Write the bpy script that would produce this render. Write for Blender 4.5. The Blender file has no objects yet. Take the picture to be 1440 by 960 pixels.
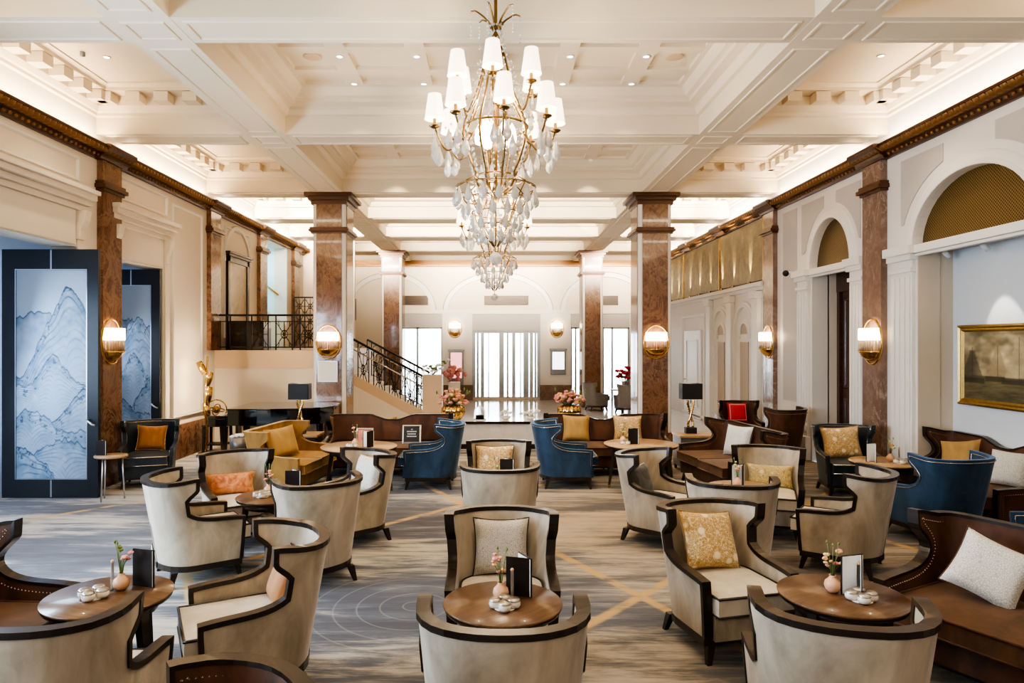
import bpy, math, random
from mathutils import Vector, Matrix
random.seed(7)
COL = bpy.context.scene.collection
PI = math.pi
R = math.radians
S = math.sin
K = math.cos

# ------------------------------------------------------------------ mesh builder
class MB:
    def __init__(s):
        s.v = []; s.f = []; s.sm = []; s.mi = []
    def add(s, vs, fs, smooth=False, mi=0):
        o = len(s.v)
        s.v += [tuple(v) for v in vs]
        for f in fs:
            s.f.append(tuple(i + o for i in f)); s.sm.append(smooth); s.mi.append(mi)
        return s
    def hexa(s, p, mi=0, smooth=False):
        return s.add(p, [(0,3,2,1),(4,5,6,7),(0,1,5,4),(1,2,6,5),(2,3,7,6),(3,0,4,7)], smooth, mi)
    def box(s, x0, x1, y0, y1, z0, z1, mi=0):
        return s.hexa([(x0,y0,z0),(x1,y0,z0),(x1,y1,z0),(x0,y1,z0),(x0,y0,z1),(x1,y0,z1),(x1,y1,z1),(x0,y1,z1)], mi)
    def cbox(s, c, d, mi=0):
        return s.box(c[0]-d[0]/2,c[0]+d[0]/2,c[1]-d[1]/2,c[1]+d[1]/2,c[2]-d[2]/2,c[2]+d[2]/2,mi)
    def taper(s, c0, a0, c1, a1, mi=0):
        # square leg from c0 (half size a0) to c1 (half size a1)
        p = []
        for c, a in ((c0,a0),(c1,a1)):
            p += [(c[0]-a,c[1]-a,c[2]),(c[0]+a,c[1]-a,c[2]),(c[0]+a,c[1]+a,c[2]),(c[0]-a,c[1]+a,c[2])]
        if c0[2] > c1[2]: p = p[4:] + p[:4]
        return s.hexa(p, mi)
    def grid(s, rows, cu=False, cv=False, smooth=True, mi=0, flip=False):
        n = len(rows); m = len(rows[0]); vs = [p for r in rows for p in r]; fs = []
        for i in range(n if cv else n-1):
            for j in range(m if cu else m-1):
                a = i*m+j; b = i*m+(j+1) % m; c = ((i+1) % n)*m+(j+1) % m; d = ((i+1) % n)*m+j
                fs.append((d,c,b,a) if flip else (a,b,c,d))
        return s.add(vs, fs, smooth, mi)
    def lathe(s, prof, n=20, c=(0,0,0), flute=0, fd=0.0, mi=0, sx=1, sy=1, a0=0, a1=2*PI):
        rows = []
        full = abs(a1-a0-2*PI) < 1e-6
        m = n if full else n+1
        for r, z in prof:
            row = []
            for j in range(m):
                t = a0+(a1-a0)*j/n
                rr = r*(1+fd*K(flute*t)) if flute else r
                row.append((c[0]+rr*K(t)*sx, c[1]+rr*S(t)*sy, c[2]+z))
            rows.append(row)
        return s.grid(rows, cu=full, mi=mi)
    def tube(s, pts, r, n=8, cap=True, closed=False, mi=0, flat=1.0):
        P = [Vector(p) for p in pts]; k = len(P)
        rr = r if isinstance(r, (list, tuple)) else [r]*k
        T = []
        for i in range(k):
            a = P[i-1] if (i > 0 or closed) else P[i]
            b = P[(i+1) % k] if (i < k-1 or closed) else P[i]
            t = (b-a); T.append(t.normalized() if t.length > 1e-9 else Vector((0,0,1)))
        u = T[0].cross(Vector((0,0,1)))
        if u.length < 1e-3: u = T[0].cross(Vector((0,1,0)))
        u.normalize()
        rows = []
        for i in range(k):
            u = (u - T[i]*u.dot(T[i]))
            u.normalize()
            w = T[i].cross(u)
            rows.append([P[i] + (u*K(2*PI*j/n) + w*S(2*PI*j/n)*flat)*rr[i] for j in range(n)])
        s.grid(rows, cu=True, cv=closed, mi=mi, flip=True)
        if cap and not closed:
            o = len(s.v)-k*n
            s.f.append(tuple(o+j for j in range(n))); s.sm.append(False); s.mi.append(mi)
            s.f.append(tuple(o+(k-1)*n+n-1-j for j in range(n))); s.sm.append(False); s.mi.append(mi)
        return s
    def prism(s, poly, ax, a, b, mi=0):
        # poly: 2D points; ax: extrude axis (0 x: poly=(y,z); 1 y: poly=(x,z); 2 z: poly=(x,y))
        def P(p, t):
            return (t,p[0],p[1]) if ax == 0 else ((p[0],t,p[1]) if ax == 1 else (p[0],p[1],t))
        n = len(poly)
        vs = [P(p,a) for p in poly]+[P(p,b) for p in poly]
        fs = [tuple(range(n))[::-1], tuple(range(n,2*n))]
        for i in range(n):
            j = (i+1) % n; fs.append((i,j,n+j,n+i))
        return s.add(vs, fs, False, mi)
    def octa(s, c, r, e=1.0, mi=0):
        x,y,z = c
        return s.add([(x+r,y,z),(x-r,y,z),(x,y+r,z),(x,y-r,z),(x,y,z+r*e),(x,y,z-r*e)],
            [(0,2,4),(2,1,4),(1,3,4),(3,0,4),(2,0,5),(1,2,5),(3,1,5),(0,3,5)], False, mi)
    def ball(s, c, r, n=10, m=6, e=1.0, mi=0):
        prof = [(max(r*S(PI*i/m),1e-4), -r*e*K(PI*i/m)) for i in range(m+1)]
        return s.lathe(prof, n, c, mi=mi)
    def ring(s, x0, x1, y0, y1, prof, mi=0):
        # rectangular frame moulding; prof: (inset, z)
        rows = [[(x0+i,y0+i,z),(x1-i,y0+i,z),(x1-i,y1-i,z),(x0+i,y1-i,z)] for i,z in prof]
        return s.grid(rows, cu=True, smooth=False, mi=mi)
    def xf(s, M, start=0):
        for i in range(start, len(s.v)):
            s.v[i] = tuple(M @ Vector(s.v[i]))
        return s
    def build(s, name, mat, parent=None, bevel=0, seg=2, colors=None, loc=None):
        me = bpy.data.meshes.new(name)
        me.from_pydata(s.v, [], s.f)
        for i, p in enumerate(me.polygons):
            p.use_smooth = s.sm[i]; p.material_index = s.mi[i]
        for m in (mat if isinstance(mat, (list, tuple)) else [mat]): me.materials.append(m)
        if colors:
            ca = me.color_attributes.new('Col', 'FLOAT_COLOR', 'POINT')
            ca.data.foreach_set('color', [x for c in colors for x in (c[0],c[1],c[2],1.0)])
        me.update()
        o = bpy.data.objects.new(name, me); COL.objects.link(o)
        if parent: o.parent = parent
        if loc: o.location = loc
        if bevel:
            b = o.modifiers.new('b','BEVEL'); b.width = bevel; b.segments = seg; b.limit_method = 'ANGLE'; b.angle_limit = R(40)
        return o

def tag(o, label=None, cat=None, group=None, kind=None):
    if label: o['label'] = label
    if cat: o['category'] = cat
    if group: o['group'] = group
    if kind: o['kind'] = kind
    return o
def struct(o, label=None):
    o['kind'] = 'structure'
    if label: o['label'] = label
    return o
def thing(name, label, cat, loc=(0,0,0), rz=0, group=None):
    o = bpy.data.objects.new(name, None); COL.objects.link(o)
    o.empty_display_size = .1
    o.location = loc; o.rotation_euler = (0,0,R(rz))
    return tag(o, label, cat, group)
def dup(o, label=None, loc=None, rz=None, group=None, parent=None):
    c = o.copy(); COL.objects.link(c)
    if parent: c.parent = parent
    for ch in list(o.children): dup(ch, parent=c)
    if label: c['label'] = label
    if group: c['group'] = group
    if loc is not None: c.location = loc
    if rz is not None: c.rotation_euler[2] = R(rz)
    return c

# ------------------------------------------------------------------ materials
def nd(nt, typ, props=None, **inp):
    n = nt.nodes.new(typ)
    for k, v in (props or {}).items(): setattr(n, k, v)
    for k, v in inp.items():
        key = k.replace('_', ' ')
        sock = n.inputs[int(k[1:])] if (k[0] == 'i' and k[1:].isdigit()) else n.inputs[key]
        if isinstance(v, bpy.types.NodeSocket): nt.links.new(v, sock)
        else:
            if sock.type == 'RGBA' and len(v) == 3: v = (*v, 1)
            sock.default_value = v
    return n
def ramp(nt, fac, stops, interp='LINEAR'):
    n = nt.nodes.new('ShaderNodeValToRGB'); cr = n.color_ramp; cr.interpolation = interp
    while len(cr.elements) < len(stops): cr.elements.new(.5)
    for e, (p, c) in zip(cr.elements, stops):
        e.position = p; e.color = (*c, 1) if len(c) == 3 else c
    nt.links.new(fac, n.inputs[0]); return n.outputs[0]
def mix(nt, fac, a, b, mode='MIX'):
    n = nt.nodes.new('ShaderNodeMix'); n.data_type = 'RGBA'; n.blend_type = mode
    for sock, v in ((n.inputs[0],fac),(n.inputs[6],a),(n.inputs[7],b)):
        if isinstance(v, bpy.types.NodeSocket): nt.links.new(v, sock)
        else: sock.default_value = (*v, 1) if isinstance(v, tuple) and len(v) == 3 else v
    return n.outputs[2]
def mth(nt, op, a, b=0.0, c=None):
    n = nt.nodes.new('ShaderNodeMath'); n.operation = op
    for i, v in enumerate((a,b) if c is None else (a,b,c)):
        if isinstance(v, bpy.types.NodeSocket): nt.links.new(v, n.inputs[i])
        else: n.inputs[i].default_value = v
    return n.outputs[0]
def base(name):
    m = bpy.data.materials.new(name); m.use_nodes = True
    nt = m.node_tree
    return m, nt, nt.nodes['Principled BSDF']
def coords(nt, scale=(1,1,1), rot=(0,0,0), kind='Object'):
    t = nt.nodes.new('ShaderNodeTexCoord')
    return nd(nt, 'ShaderNodeMapping', Vector=t.outputs[kind], Scale=scale, Rotation=rot).outputs[0]
def noise(nt, v, scale=5, detail=4, rough=.55, dist=0):
    return nd(nt, 'ShaderNodeTexNoise', Vector=v, Scale=scale, Detail=detail, Roughness=rough, Distortion=dist)
def bump(nt, b, h, strength=.2, dist=.01):
    n = nd(nt, 'ShaderNodeBump', Height=h, Strength=strength, Distance=dist)
    nt.links.new(n.outputs[0], b.inputs['Normal'])
def L(nt, o, b, name): nt.links.new(o, b.inputs[name])

def paint(name, col, rough=.55, var=.06):
    m, nt, b = base(name)
    n = noise(nt, coords(nt), 2.2, 3)
    c2 = tuple(x*(1-var) for x in col)
    L(nt, mix(nt, n.outputs[0], col, c2), b, 'Base Color'); b.inputs['Roughness'].default_value = rough
    bump(nt, b, noise(nt, coords(nt), 60, 2).outputs[0], .04)
    return m
def simple(name, col, rough=.4, metal=0, var=.15, ns=12, coat=0):
    m, nt, b = base(name)
    n = noise(nt, coords(nt), ns, 3)
    L(nt, mix(nt, n.outputs[0], tuple(x*(1+var) for x in col), tuple(x*(1-var) for x in col)), b, 'Base Color')
    b.inputs['Roughness'].default_value = rough; b.inputs['Metallic'].default_value = metal
    b.inputs['Coat Weight'].default_value = coat
    return m
def velvet(name, lo, hi, sheen=.5, sc=5.0, rough=.75, tint=(1,1,1)):
    m, nt, b = base(name)
    v = coords(nt, (1,1,.45))
    n = noise(nt, v, sc, 5, .62, .6)
    f = mth(nt, 'MULTIPLY_ADD', mth(nt, 'SUBTRACT', n.outputs[0], .5), 1.9, .5)
    L(nt, ramp(nt, f, [(0.1,lo),(.9,hi)]), b, 'Base Color')
    b.inputs['Roughness'].default_value = rough
    b.inputs['Sheen Weight'].default_value = sheen; b.inputs['Sheen Roughness'].default_value = .35
    b.inputs['Sheen Tint'].default_value = (*tint,1)
    bump(nt, b, noise(nt, coords(nt), 180, 2).outputs[0], .08, .003)
    return m
def wood(name, lo, hi, rough=.35, sc=(1,12,12), coat=.2):
    m, nt, b = base(name)
    n = noise(nt, coords(nt, sc), 3.0, 6, .6, .8)
    L(nt, ramp(nt, n.outputs[0], [(.3,lo),(.7,hi)]), b, 'Base Color')
    b.inputs['Roughness'].default_value = rough; b.inputs['Coat Weight'].default_value = coat
    return m
def marble(name, stops, vein, sc=1.6, rough=.12, vs=1.5):
    m, nt, b = base(name)
    v = coords(nt, (1,1,.7))
    n = noise(nt, v, sc*2.2, 10, .72, 1.2)
    c = ramp(nt, n.outputs[0], stops)
    w = noise(nt, v, vs*1.7, 6, .6, 3.0)
    vm = mth(nt, 'ABSOLUTE', mth(nt, 'SUBTRACT', w.outputs[0], .5))
    msk = noise(nt, v, vs*.8, 2, .5)
    vf = mth(nt, 'MULTIPLY', ramp(nt, vm, [(0,(1,1,1)),(.010,(.3,.3,.3)),(.035,(0,0,0))]), ramp(nt, msk.outputs[0], [(.46,(.08,.08,.08)),(.62,(1,1,1))]))
    L(nt, mix(nt, vf, c, vein), b, 'Base Color')
    b.inputs['Roughness'].default_value = rough
    b.inputs['Coat Weight'].default_value = .3
    return m
def emit(name, col, st, basecol=None, rough=.6):
    m, nt, b = base(name)
    n = noise(nt, coords(nt), 20, 2)
    L(nt, mix(nt, n.outputs[0], basecol or col, tuple(x*.97 for x in (basecol or col))), b, 'Base Color')
    b.inputs['Emission Color'].default_value = (*col,1); b.inputs['Emission Strength'].default_value = st
    b.inputs['Roughness'].default_value = rough
    return m
def glassy(name, tint=(1,1,1), rough=.02, ior=1.5, alpha=None):
    m, nt, b = base(name)
    n = noise(nt, coords(nt), 30, 2)
    L(nt, mix(nt, n.outputs[0], tint, tuple(x*.96 for x in tint)), b, 'Base Color')
    b.inputs['Transmission Weight'].default_value = 1; b.inputs['Roughness'].default_value = rough; b.inputs['IOR'].default_value = ior
    return m
def fabric_pattern(name, ca, cb, cc, sc=14, sheen=.3, kind='voronoi', rough=.6):
    m, nt, b = base(name)
    v = coords(nt)
    d = noise(nt, v, sc*.5, 4, .6, 1.5)
    if kind == 'damask':
        vo = nd(nt, 'ShaderNodeTexVoronoi', Vector=v, Scale=sc*.45)
        d2 = noise(nt, v, sc*1.6, 4, .65, 2.5)
        c = ramp(nt, d2.outputs[0], [(.36,ca),(.45,cb),(.53,cb),(.61,cc)])
        dd = mth(nt, 'ADD', vo.outputs['Distance'], mth(nt, 'MULTIPLY', d2.outputs[0], .22))
        c = mix(nt, ramp(nt, dd, [(.30,(1,1,1)),(.40,(0,0,0))]), c, tuple(min(.85,x*1.08) for x in cc))
    elif kind == 'fine':
        vo = nd(nt, 'ShaderNodeTexVoronoi', {'feature':'DISTANCE_TO_EDGE'}, Vector=v, Scale=sc*3)
        c = ramp(nt, vo.outputs['Distance'], [(.02,ca),(.10,cb),(.3,cc)])
    else:
        c = ramp(nt, d.outputs[0], [(.35,ca),(.5,cb),(.65,cc)])
    L(nt, c, b, 'Base Color'); b.inputs['Roughness'].default_value = rough; b.inputs['Sheen Weight'].default_value = sheen
    bump(nt, b, noise(nt, v, 120, 2).outputs[0], .12, .004)
    return m
def vcol(name, rough=.5):
    m, nt, b = base(name)
    a = nd(nt, 'ShaderNodeVertexColor', {'layer_name':'Col'})
    n = noise(nt, coords(nt), 90, 2)
    L(nt, mix(nt, .08, a.outputs[0], mix(nt, n.outputs[0], (0,0,0), (1,1,1)), 'OVERLAY'), b, 'Base Color'); b.inputs['Roughness'].default_value = rough
    return m

def glowmix(m):
    # part of the light scatters through the cut glass
    nt = m.node_tree; b = nt.nodes['Principled BSDF']; out = nt.nodes['Material Output']
    tr = nd(nt, 'ShaderNodeBsdfTranslucent', Color=(1,.97,.92)); mx = nt.nodes.new('ShaderNodeMixShader'); mx.inputs[0].default_value = .5
    nt.links.new(b.outputs[0], mx.inputs[1]); nt.links.new(tr.outputs[0], mx.inputs[2]); nt.links.new(mx.outputs[0], out.inputs[0])
W = {}
W['white'] = paint('warm_white_plaster', (.80,.71,.59))
W['ceil'] = paint('ceiling_plaster', (.86,.74,.57))
W['trimw'] = paint('white_trim_paint', (.82,.78,.725), .4)
W['whiter'] = paint('grey_white_plaster', (.78,.74,.69))
W['mahog'] = wood('dark_mahogany', (.045,.022,.014), (.10,.05,.032), .35)
W['doorgrey'] = simple('slate_grey_metal', (.48,.54,.60), .5)
W['panel'] = paint('grey_panel_paint', (.52,.49,.46), .5)
W['bluewall'] = paint('cool_white_plaster', (.66,.70,.74), .5)
W['tan'] = paint('tan_stone', (.70,.52,.34), .4)
W['beige'] = paint('beige_plaster', (.66,.56,.43), .5)
W['marble'] = marble('brown_marble', [(.25,(.05,.022,.012)),(.40,(.13,.060,.034)),(.50,(.23,.125,.072)),(.58,(.10,.045,.027)),(.68,(.28,.165,.10)),(.8,(.42,.29,.19))], (.40,.29,.20), 1.5, .15, 1.1)
W['marblel'] = marble('light_brown_marble', [(.25,(.12,.07,.05)),(.42,(.24,.16,.12)),(.55,(.17,.105,.078)),(.66,(.28,.20,.155)),(.8,(.36,.28,.22))], (.40,.33,.27), 1.3, .18, .9)
W['whitem'] = marble('white_marble', [(.2,(.62,.62,.62)),(.5,(.85,.84,.83)),(.8,(.75,.74,.74))], (.68,.66,.64), 1.0, .12, .8)
W['crown'] = simple('gilded_brown_moulding', (.085,.036,.015), .35, .25, .5, 40)
W['crowngold'] = simple('gold_leaf_bead', (.26,.135,.05), .4, .5, .4, 60)
W['velvet'] = velvet('grey_velvet', (.25,.205,.148), (.55,.475,.375), .35, 3.6, tint=(.9,.9,1))
W['cream'] = velvet('cream_seat_velvet', (.50,.44,.35), (.66,.60,.50), .25)
W['blue'] = velvet('blue_velvet', (.008,.022,.046), (.030,.078,.150), .4, tint=(.5,.7,1))
W['navy'] = velvet('navy_leather', (.01,.015,.022), (.03,.042,.055), .15, rough=.45)
W['brown'] = velvet('brown_velvet', (.035,.013,.006), (.115,.045,.02), .25, tint=(1,.7,.5))
W['brownseat'] = velvet('tobacco_velvet', (.045,.020,.008), (.12,.055,.024), .3, tint=(1,.8,.6))
W['ochre'] = velvet('ochre_velvet', (.17,.080,.016), (.36,.195,.052), .35, tint=(1,.9,.6))
W['dark'] = wood('espresso_wood', (.010,.006,.004), (.028,.017,.011), .3)
W['walnut'] = wood('walnut_top', (.085,.042,.019), (.165,.088,.044), .28, (1.5,14,1))
W['oak'] = wood('light_oak_top', (.36,.22,.11), (.5,.33,.18), .3, (1.5,14,1))
W['brass'] = simple('brass', (.62,.40,.15), .22, 1, .15)
W['antique'] = simple('antique_brass', (.20,.125,.05), .32, 1, .2)
W['framegold'] = simple('old_gold', (.45,.31,.12), .35, .9, .3, 30)
W['gold'] = simple('polished_gold', (.74,.50,.20), .15, 1, .12)
W['nail'] = simple('pewter_nailheads', (.62,.57,.48), .25, 1, .1)
W['blackgloss'] = simple('black_lacquer', (.006,.006,.007), .06, 0, .2, coat=1)
W['black'] = simple('black_matte', (.012,.011,.011), .5)
W['iron'] = simple('wrought_iron', (.018,.013,.011), .4, .5)
W['menu'] = simple('black_menu_leather', (.014,.009,.008), .45)
W['paper'] = paint('white_paper', (.85,.84,.82), .7)
W['peach'] = simple('peach_ceramic', (.72,.42,.26), .3)
W['china'] = simple('white_china', (.82,.76,.68), .2)
W['shade'] = emit('lit_lamp_shade', (1,.80,.56), 2.6, (.9,.85,.75))
W['glow'] = emit('glowing_sconce_glass', (1,.78,.5), 9, (.9,.85,.75))
W['bulb'] = emit('bulb_glow', (1,.8,.55), 14)
W['spot'] = emit('downlight_glow', (1,.86,.66), 9)
W['crystal'] = glassy('cut_crystal', (1,.985,.96), .03, 1.45); W['crystal'].node_tree.nodes['Principled BSDF'].inputs['Transmission Weight'].default_value = .8; glowmix(W['crystal'])
W['rod'] = glassy('amber_glass_rods', (1,.90,.74), .08, 1.3)
glowmix(W['rod'])
W['glass'] = glassy('window_glass', (.97,.99,1), .0, 1.05)
W['pink'] = simple('pink_petals', (.72,.30,.28), .6, 0, .4, 30)
W['peachf'] = simple('peach_petals', (.80,.42,.22), .6, 0, .35, 30)
W['whitef'] = simple('white_petals', (.85,.82,.76), .6, 0, .1, 30)
W['yellowf'] = simple('cream_yellow_petals', (.80,.66,.30), .6, 0, .2, 30)
W['red'] = simple('red_petals', (.5,.04,.05), .6, 0, .3, 30)
W['leaf'] = simple('green_stems', (.16,.22,.07), .6, 0, .4, 30)
W['cgold'] = velvet('gold_satin', (.26,.15,.045), (.44,.285,.105), .3, 3)
W['cdamask'] = fabric_pattern('gold_damask', (.33,.18,.06), (.53,.34,.13), (.80,.68,.46), 20, kind='damask')
W['cgrey'] = fabric_pattern('grey_scroll_weave', (.30,.27,.23), (.47,.43,.37), (.55,.51,.45), 30, kind='fine')
W['cwhite'] = fabric_pattern('silver_scroll_weave', (.40,.38,.34), (.62,.60,.56), (.70,.68,.64), 26, kind='fine')
W['corange'] = fabric_pattern('orange_brocade', (.38,.10,.03), (.58,.22,.08), (.66,.33,.15), 20, kind='n')
W['corangep'] = velvet('burnt_orange_velvet', (.25,.095,.025), (.44,.20,.065), .3)
W['cred'] = simple('red_cushion_cloth', (.50,.02,.035), .6, 0, .2)
W['credl'] = simple('pale_red_border', (.70,.26,.24), .6, 0, .2)
W['cblack'] = fabric_pattern('charcoal_stripe', (.02,.02,.02), (.05,.05,.05), (.10,.10,.10), 8, kind='n')
W['cgreen'] = fabric_pattern('gold_green_brocade', (.22,.14,.04), (.45,.32,.12), (.62,.50,.25), 24, kind='damask')
W['bucket'] = simple('grey_bucket', (.22,.20,.19), .35, .5)
W['vcol'] = vcol('painted_picture')
W['slate'] = simple('slate_door_frame', (.018,.020,.026), .4)
W['silver'] = simple('silver_strip', (.6,.62,.66), .3, 1)
W['mirror'] = marble('antiqued_mirror', [(.3,(.42,.36,.24)),(.6,(.60,.54,.42))], (.30,.25,.15), 1.0, .12)
W['screen'] = emit('lit_display', (.95,.97,1), 2.2)
W['pinkscreen'] = emit('pink_display', (1,.45,.45), 1.2)
W['greyframe'] = simple('grey_metal_frame', (.25,.27,.29), .4, .6)
W['ventm'] = simple('bronze_vent', (.075,.045,.022), .45, .3)
W['sky'] = emit('bright_daylight_sky', (.88,.95,1), 3.4)
W['silverframe'] = simple('silver_frame', (.5,.45,.38), .3, .9)

def make_mesh_mat():
    m, nt, b = base('gold_diamond_mesh')
    v = coords(nt, (1,1,1), (R(45),0,0))
    sx = nd(nt, 'ShaderNodeSeparateXYZ', Vector=v)
    def line(o):
        f = mth(nt, 'FRACT', mth(nt, 'MULTIPLY', o, 34.0)); return mth(nt, 'ABSOLUTE', mth(nt, 'SUBTRACT', f, .5))
    d = mth(nt, 'MAXIMUM', line(sx.outputs[1]), line(sx.outputs[2]))
    c = ramp(nt, d, [(.34,(.05,.03,.008)),(.42,(.25,.165,.055))])
    L(nt, c, b, 'Base Color'); b.inputs['Roughness'].default_value = .4; b.inputs['Metallic'].default_value = .35
    bump(nt, b, d, .5, .01)
    return m
W['goldmesh'] = make_mesh_mat()
def make_mural():
    m, nt, b = base('gold_leaf_mural')
    n = noise(nt, coords(nt), 1.6, 8, .7, 1.0); n2 = noise(nt, coords(nt), 7, 6, .7)
    f = mth(nt, 'ADD', mth(nt, 'MULTIPLY', n.outputs[0], .65), mth(nt, 'MULTIPLY', n2.outputs[0], .35))
    L(nt, ramp(nt, f, [(.34,(.025,.019,.007)),(.45,(.08,.06,.024)),(.55,(.14,.11,.052)),(.66,(.26,.21,.12))]), b, 'Base Color')
    b.inputs['Roughness'].default_value = .38; b.inputs['Metallic'].default_value = .45
    bump(nt, b, f, .4, .02)
    return m
W['mural'] = make_mural()
def make_carpet():
    m, nt, b = base('streaked_carpet')
    v = coords(nt)
    xyz = nd(nt, 'ShaderNodeSeparateXYZ', Vector=v)
    X, Y = xyz.outputs[0], xyz.outputs[1]
    big = noise(nt, coords(nt, (.26,.85,1)), 1.2, 3, .55, .5)
    st = noise(nt, coords(nt, (.85,5.2,1)), 1.15, 8, .70, .35)
    st2 = noise(nt, coords(nt, (2.4,34,1)), 1.3, 4, .6)
    f = mth(nt, 'ADD', mth(nt, 'MULTIPLY', st.outputs[0], .46), mth(nt, 'MULTIPLY', big.outputs[0], .46))
    f = mth(nt, 'ADD', f, mth(nt, 'MULTIPLY', st2.outputs[0], .12))
    cool = ramp(nt, f, [(.42,(.042,.043,.056)),(.505,(.080,.087,.110)),(.535,(.17,.165,.165)),(.57,(.34,.31,.27)),(.64,(.43,.39,.335))])
    warm = ramp(nt, f, [(.40,(.045,.045,.05)),(.48,(.095,.088,.083)),(.515,(.20,.165,.125)),(.565,(.34,.285,.215)),(.62,(.38,.32,.24)),(.68,(.36,.225,.08))])
    reg = noise(nt, coords(nt, (.5,.9,1)), .9, 2, .5)
    side = mth(nt, 'ADD', mth(nt, 'MULTIPLY', X, .13), reg.outputs[0])
    c = mix(nt, ramp(nt, side, [(.42,(0,0,0)),(.66,(1,1,1))]), cool, warm)
    # golden diagonal lattice
    br = noise(nt, coords(nt, (1.2,2.5,1)), 2.2, 3)
    def lines(nx, ny, k, off, w):
        t = mth(nt, 'ADD', mth(nt, 'MULTIPLY', X, nx*k), mth(nt, 'MULTIPLY_ADD', Y, ny*k, off))
        d = mth(nt, 'ABSOLUTE', mth(nt, 'SUBTRACT', mth(nt, 'FRACT', t), .5))
        return ramp(nt, d, [(0,(1,1,1)),(w*.6,(.9,.9,.9)),(w,(0,0,0))])
    l1 = lines(.894,.447,.30,.411,.017); l2 = lines(.747,-.665,.30,.353,.017)
    gl = mth(nt, 'MULTIPLY', mth(nt, 'MAXIMUM', l1, l2), ramp(nt, br.outputs[0], [(.34,(0,0,0)),(.50,(.95,.95,.95))]))
    c = mix(nt, gl, c, (.46,.29,.10))
    # faint pale rings
    dx = mth(nt, 'ADD', X, .62); dy = mth(nt, 'SUBTRACT', Y, 5.45)
    dd = mth(nt, 'SQRT', mth(nt, 'ADD', mth(nt, 'MULTIPLY', dx, dx), mth(nt, 'MULTIPLY', dy, dy)))
    rg = mth(nt, 'ABSOLUTE', mth(nt, 'SUBTRACT', mth(nt, 'FRACT', mth(nt, 'MULTIPLY', dd, 5.5)), .5))
    rm = mth(nt, 'MULTIPLY', ramp(nt, rg, [(0,(.26,.26,.26)),(.06,(0,0,0))]), mth(nt, 'LESS_THAN', dd, .85))
    c = mix(nt, rm, c, (.42,.37,.31))
    L(nt, c, b, 'Base Color'); b.inputs['Roughness'].default_value = .9
    b.inputs['Sheen Weight'].default_value = .15
    bump(nt, b, noise(nt, v, 160, 2).outputs[0], .15, .004)
    return m
W['carpet'] = make_carpet()
# ------------------------------------------------------------------ the room
CAMH = 2.1
def at(u, v, z): 
    d = (CAMH-z)*960/(v-482.0); return ((u-692)/960*d, d, z)
HS = 5.10        # soffit of the beams
CE = 5.72        # ceiling
XW = 5.7
BEAMS = [(-4.3,-3.77),(-.78,-.25),(2.76,3.3),(6.3,6.84),(9.83,10.36),(13.62,14.15),(16.4,17.2),(19.2,20.1),(22.2,23.4)]
YB, YF = 25.2, -4.3

f = MB().box(-XW, XW, YF, 13.42, -.1, 0).build('floor', W['carpet']); struct(f, 'streaked grey, cream and gold carpet of the lounge')
f = MB().box(-XW-.3, XW+.3, 13.42, YB+5, -.1, 0).build('floor', W['whitem']); struct(f, 'pale marble floor of the entrance foyer')
MBt = MB().box(-9.5, -XW, YF, 13.42, -.12, -.002); struct(MBt.build('floor', W['carpet']), 'pale floor beyond the folding doors')
c = MB().box(-XW-.5, XW+.5, YF, YB, CE, CE+.1)
c = c.build('ceiling', W['ceil']); struct(c, 'cream coffered ceiling')
names = ['far behind', 'behind', 'over the foreground', 'nearest cross', 'second cross', 'at the near columns', 'first lobby', 'second lobby', 'at the far columns']
for i, (a, b) in enumerate(BEAMS):
    m = MB().box(-XW, XW, a, b, HS+.004, CE)
    # raised border lines on the soffit of every bay
    for x0, x1 in ((-XW+.1,-3.66),(-2.9,2.9),(3.66,XW-.1)):
        m.ring(x0, x1, a+.07, b-.07, [(0,HS+.004),(.008,HS-.010),(.03,HS-.010),(.04,HS+.004)])
    struct(m.build('ceiling_beam', W['ceil']), 'cream cross beam ' + names[i])
for sx, nm in ((-1,'left'),(1,'right')):
    x0, x1 = sorted((sx*2.98, sx*3.58))
    m = MB().box(x0, x1, YF, YB, HS, CE)
    for (a, b), (c2, d2) in zip(BEAMS[:-1], BEAMS[1:]):
        m.ring(x0+.09, x1-.09, b+.12, c2-.12, [(0,HS),(.008,HS-.012),(.035,HS-.012),(.045,HS)])
    for a, b in BEAMS:
        m.ring(x0+.09, x1-.09, a+.08, b-.08, [(0,HS),(.008,HS-.012),(.035,HS-.012),(.045,HS)])
    struct(m.build('ceiling_beam', W['ceil']), 'cream lengthwise beam on the ' + nm + ' side')

def modillions(m, x0, x1, y0, y1, sides, pitch=.39, z0=5.49, z1=5.62, dep=.22, wd=.2):
    if 'f' in sides or 'b' in sides:
        n = max(1, int((x1-x0)/pitch))
        for k in range(n):
            x = x0+(k+.5)*(x1-x0)/n
            if 'b' in sides: m.box(x-wd/2, x+wd/2, y1-dep, y1, z0, z1)
            if 'f' in sides: m.box(x-wd/2, x+wd/2, y0, y0+dep, z0, z1)
    for sd in sides:
        if sd in 'lr':
            n = max(1, int((y1-y0)/pitch))
            for k in range(n):
                y = y0+(k+.5)*(y1-y0)/n
                if sd == 'l': m.box(x0, x0+dep, y-wd/2, y+wd/2, z0, z1)
                else: m.box(x1-dep, x1, y-wd/2, y+wd/2, z0, z1)
SIDEP = [(0,5.34),(.03,5.36),(.03,5.40),(.05,5.42),(.08,5.49),(.08,5.62),(.30,5.63),(.30,5.67),(.36,5.70),(.36,CE)]
CENP = [(0,5.36),(.05,5.37),(.09,5.43),(.09,5.47),(.20,5.50),(.20,5.55),(.26,5.57),(.34,5.66),(.40,5.67),(.40,CE)]
bays = list(zip([b for a, b in BEAMS[:-1]], [a for a, b in BEAMS[1:]])) + [(23.4, YB)]
bn = 0
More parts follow.
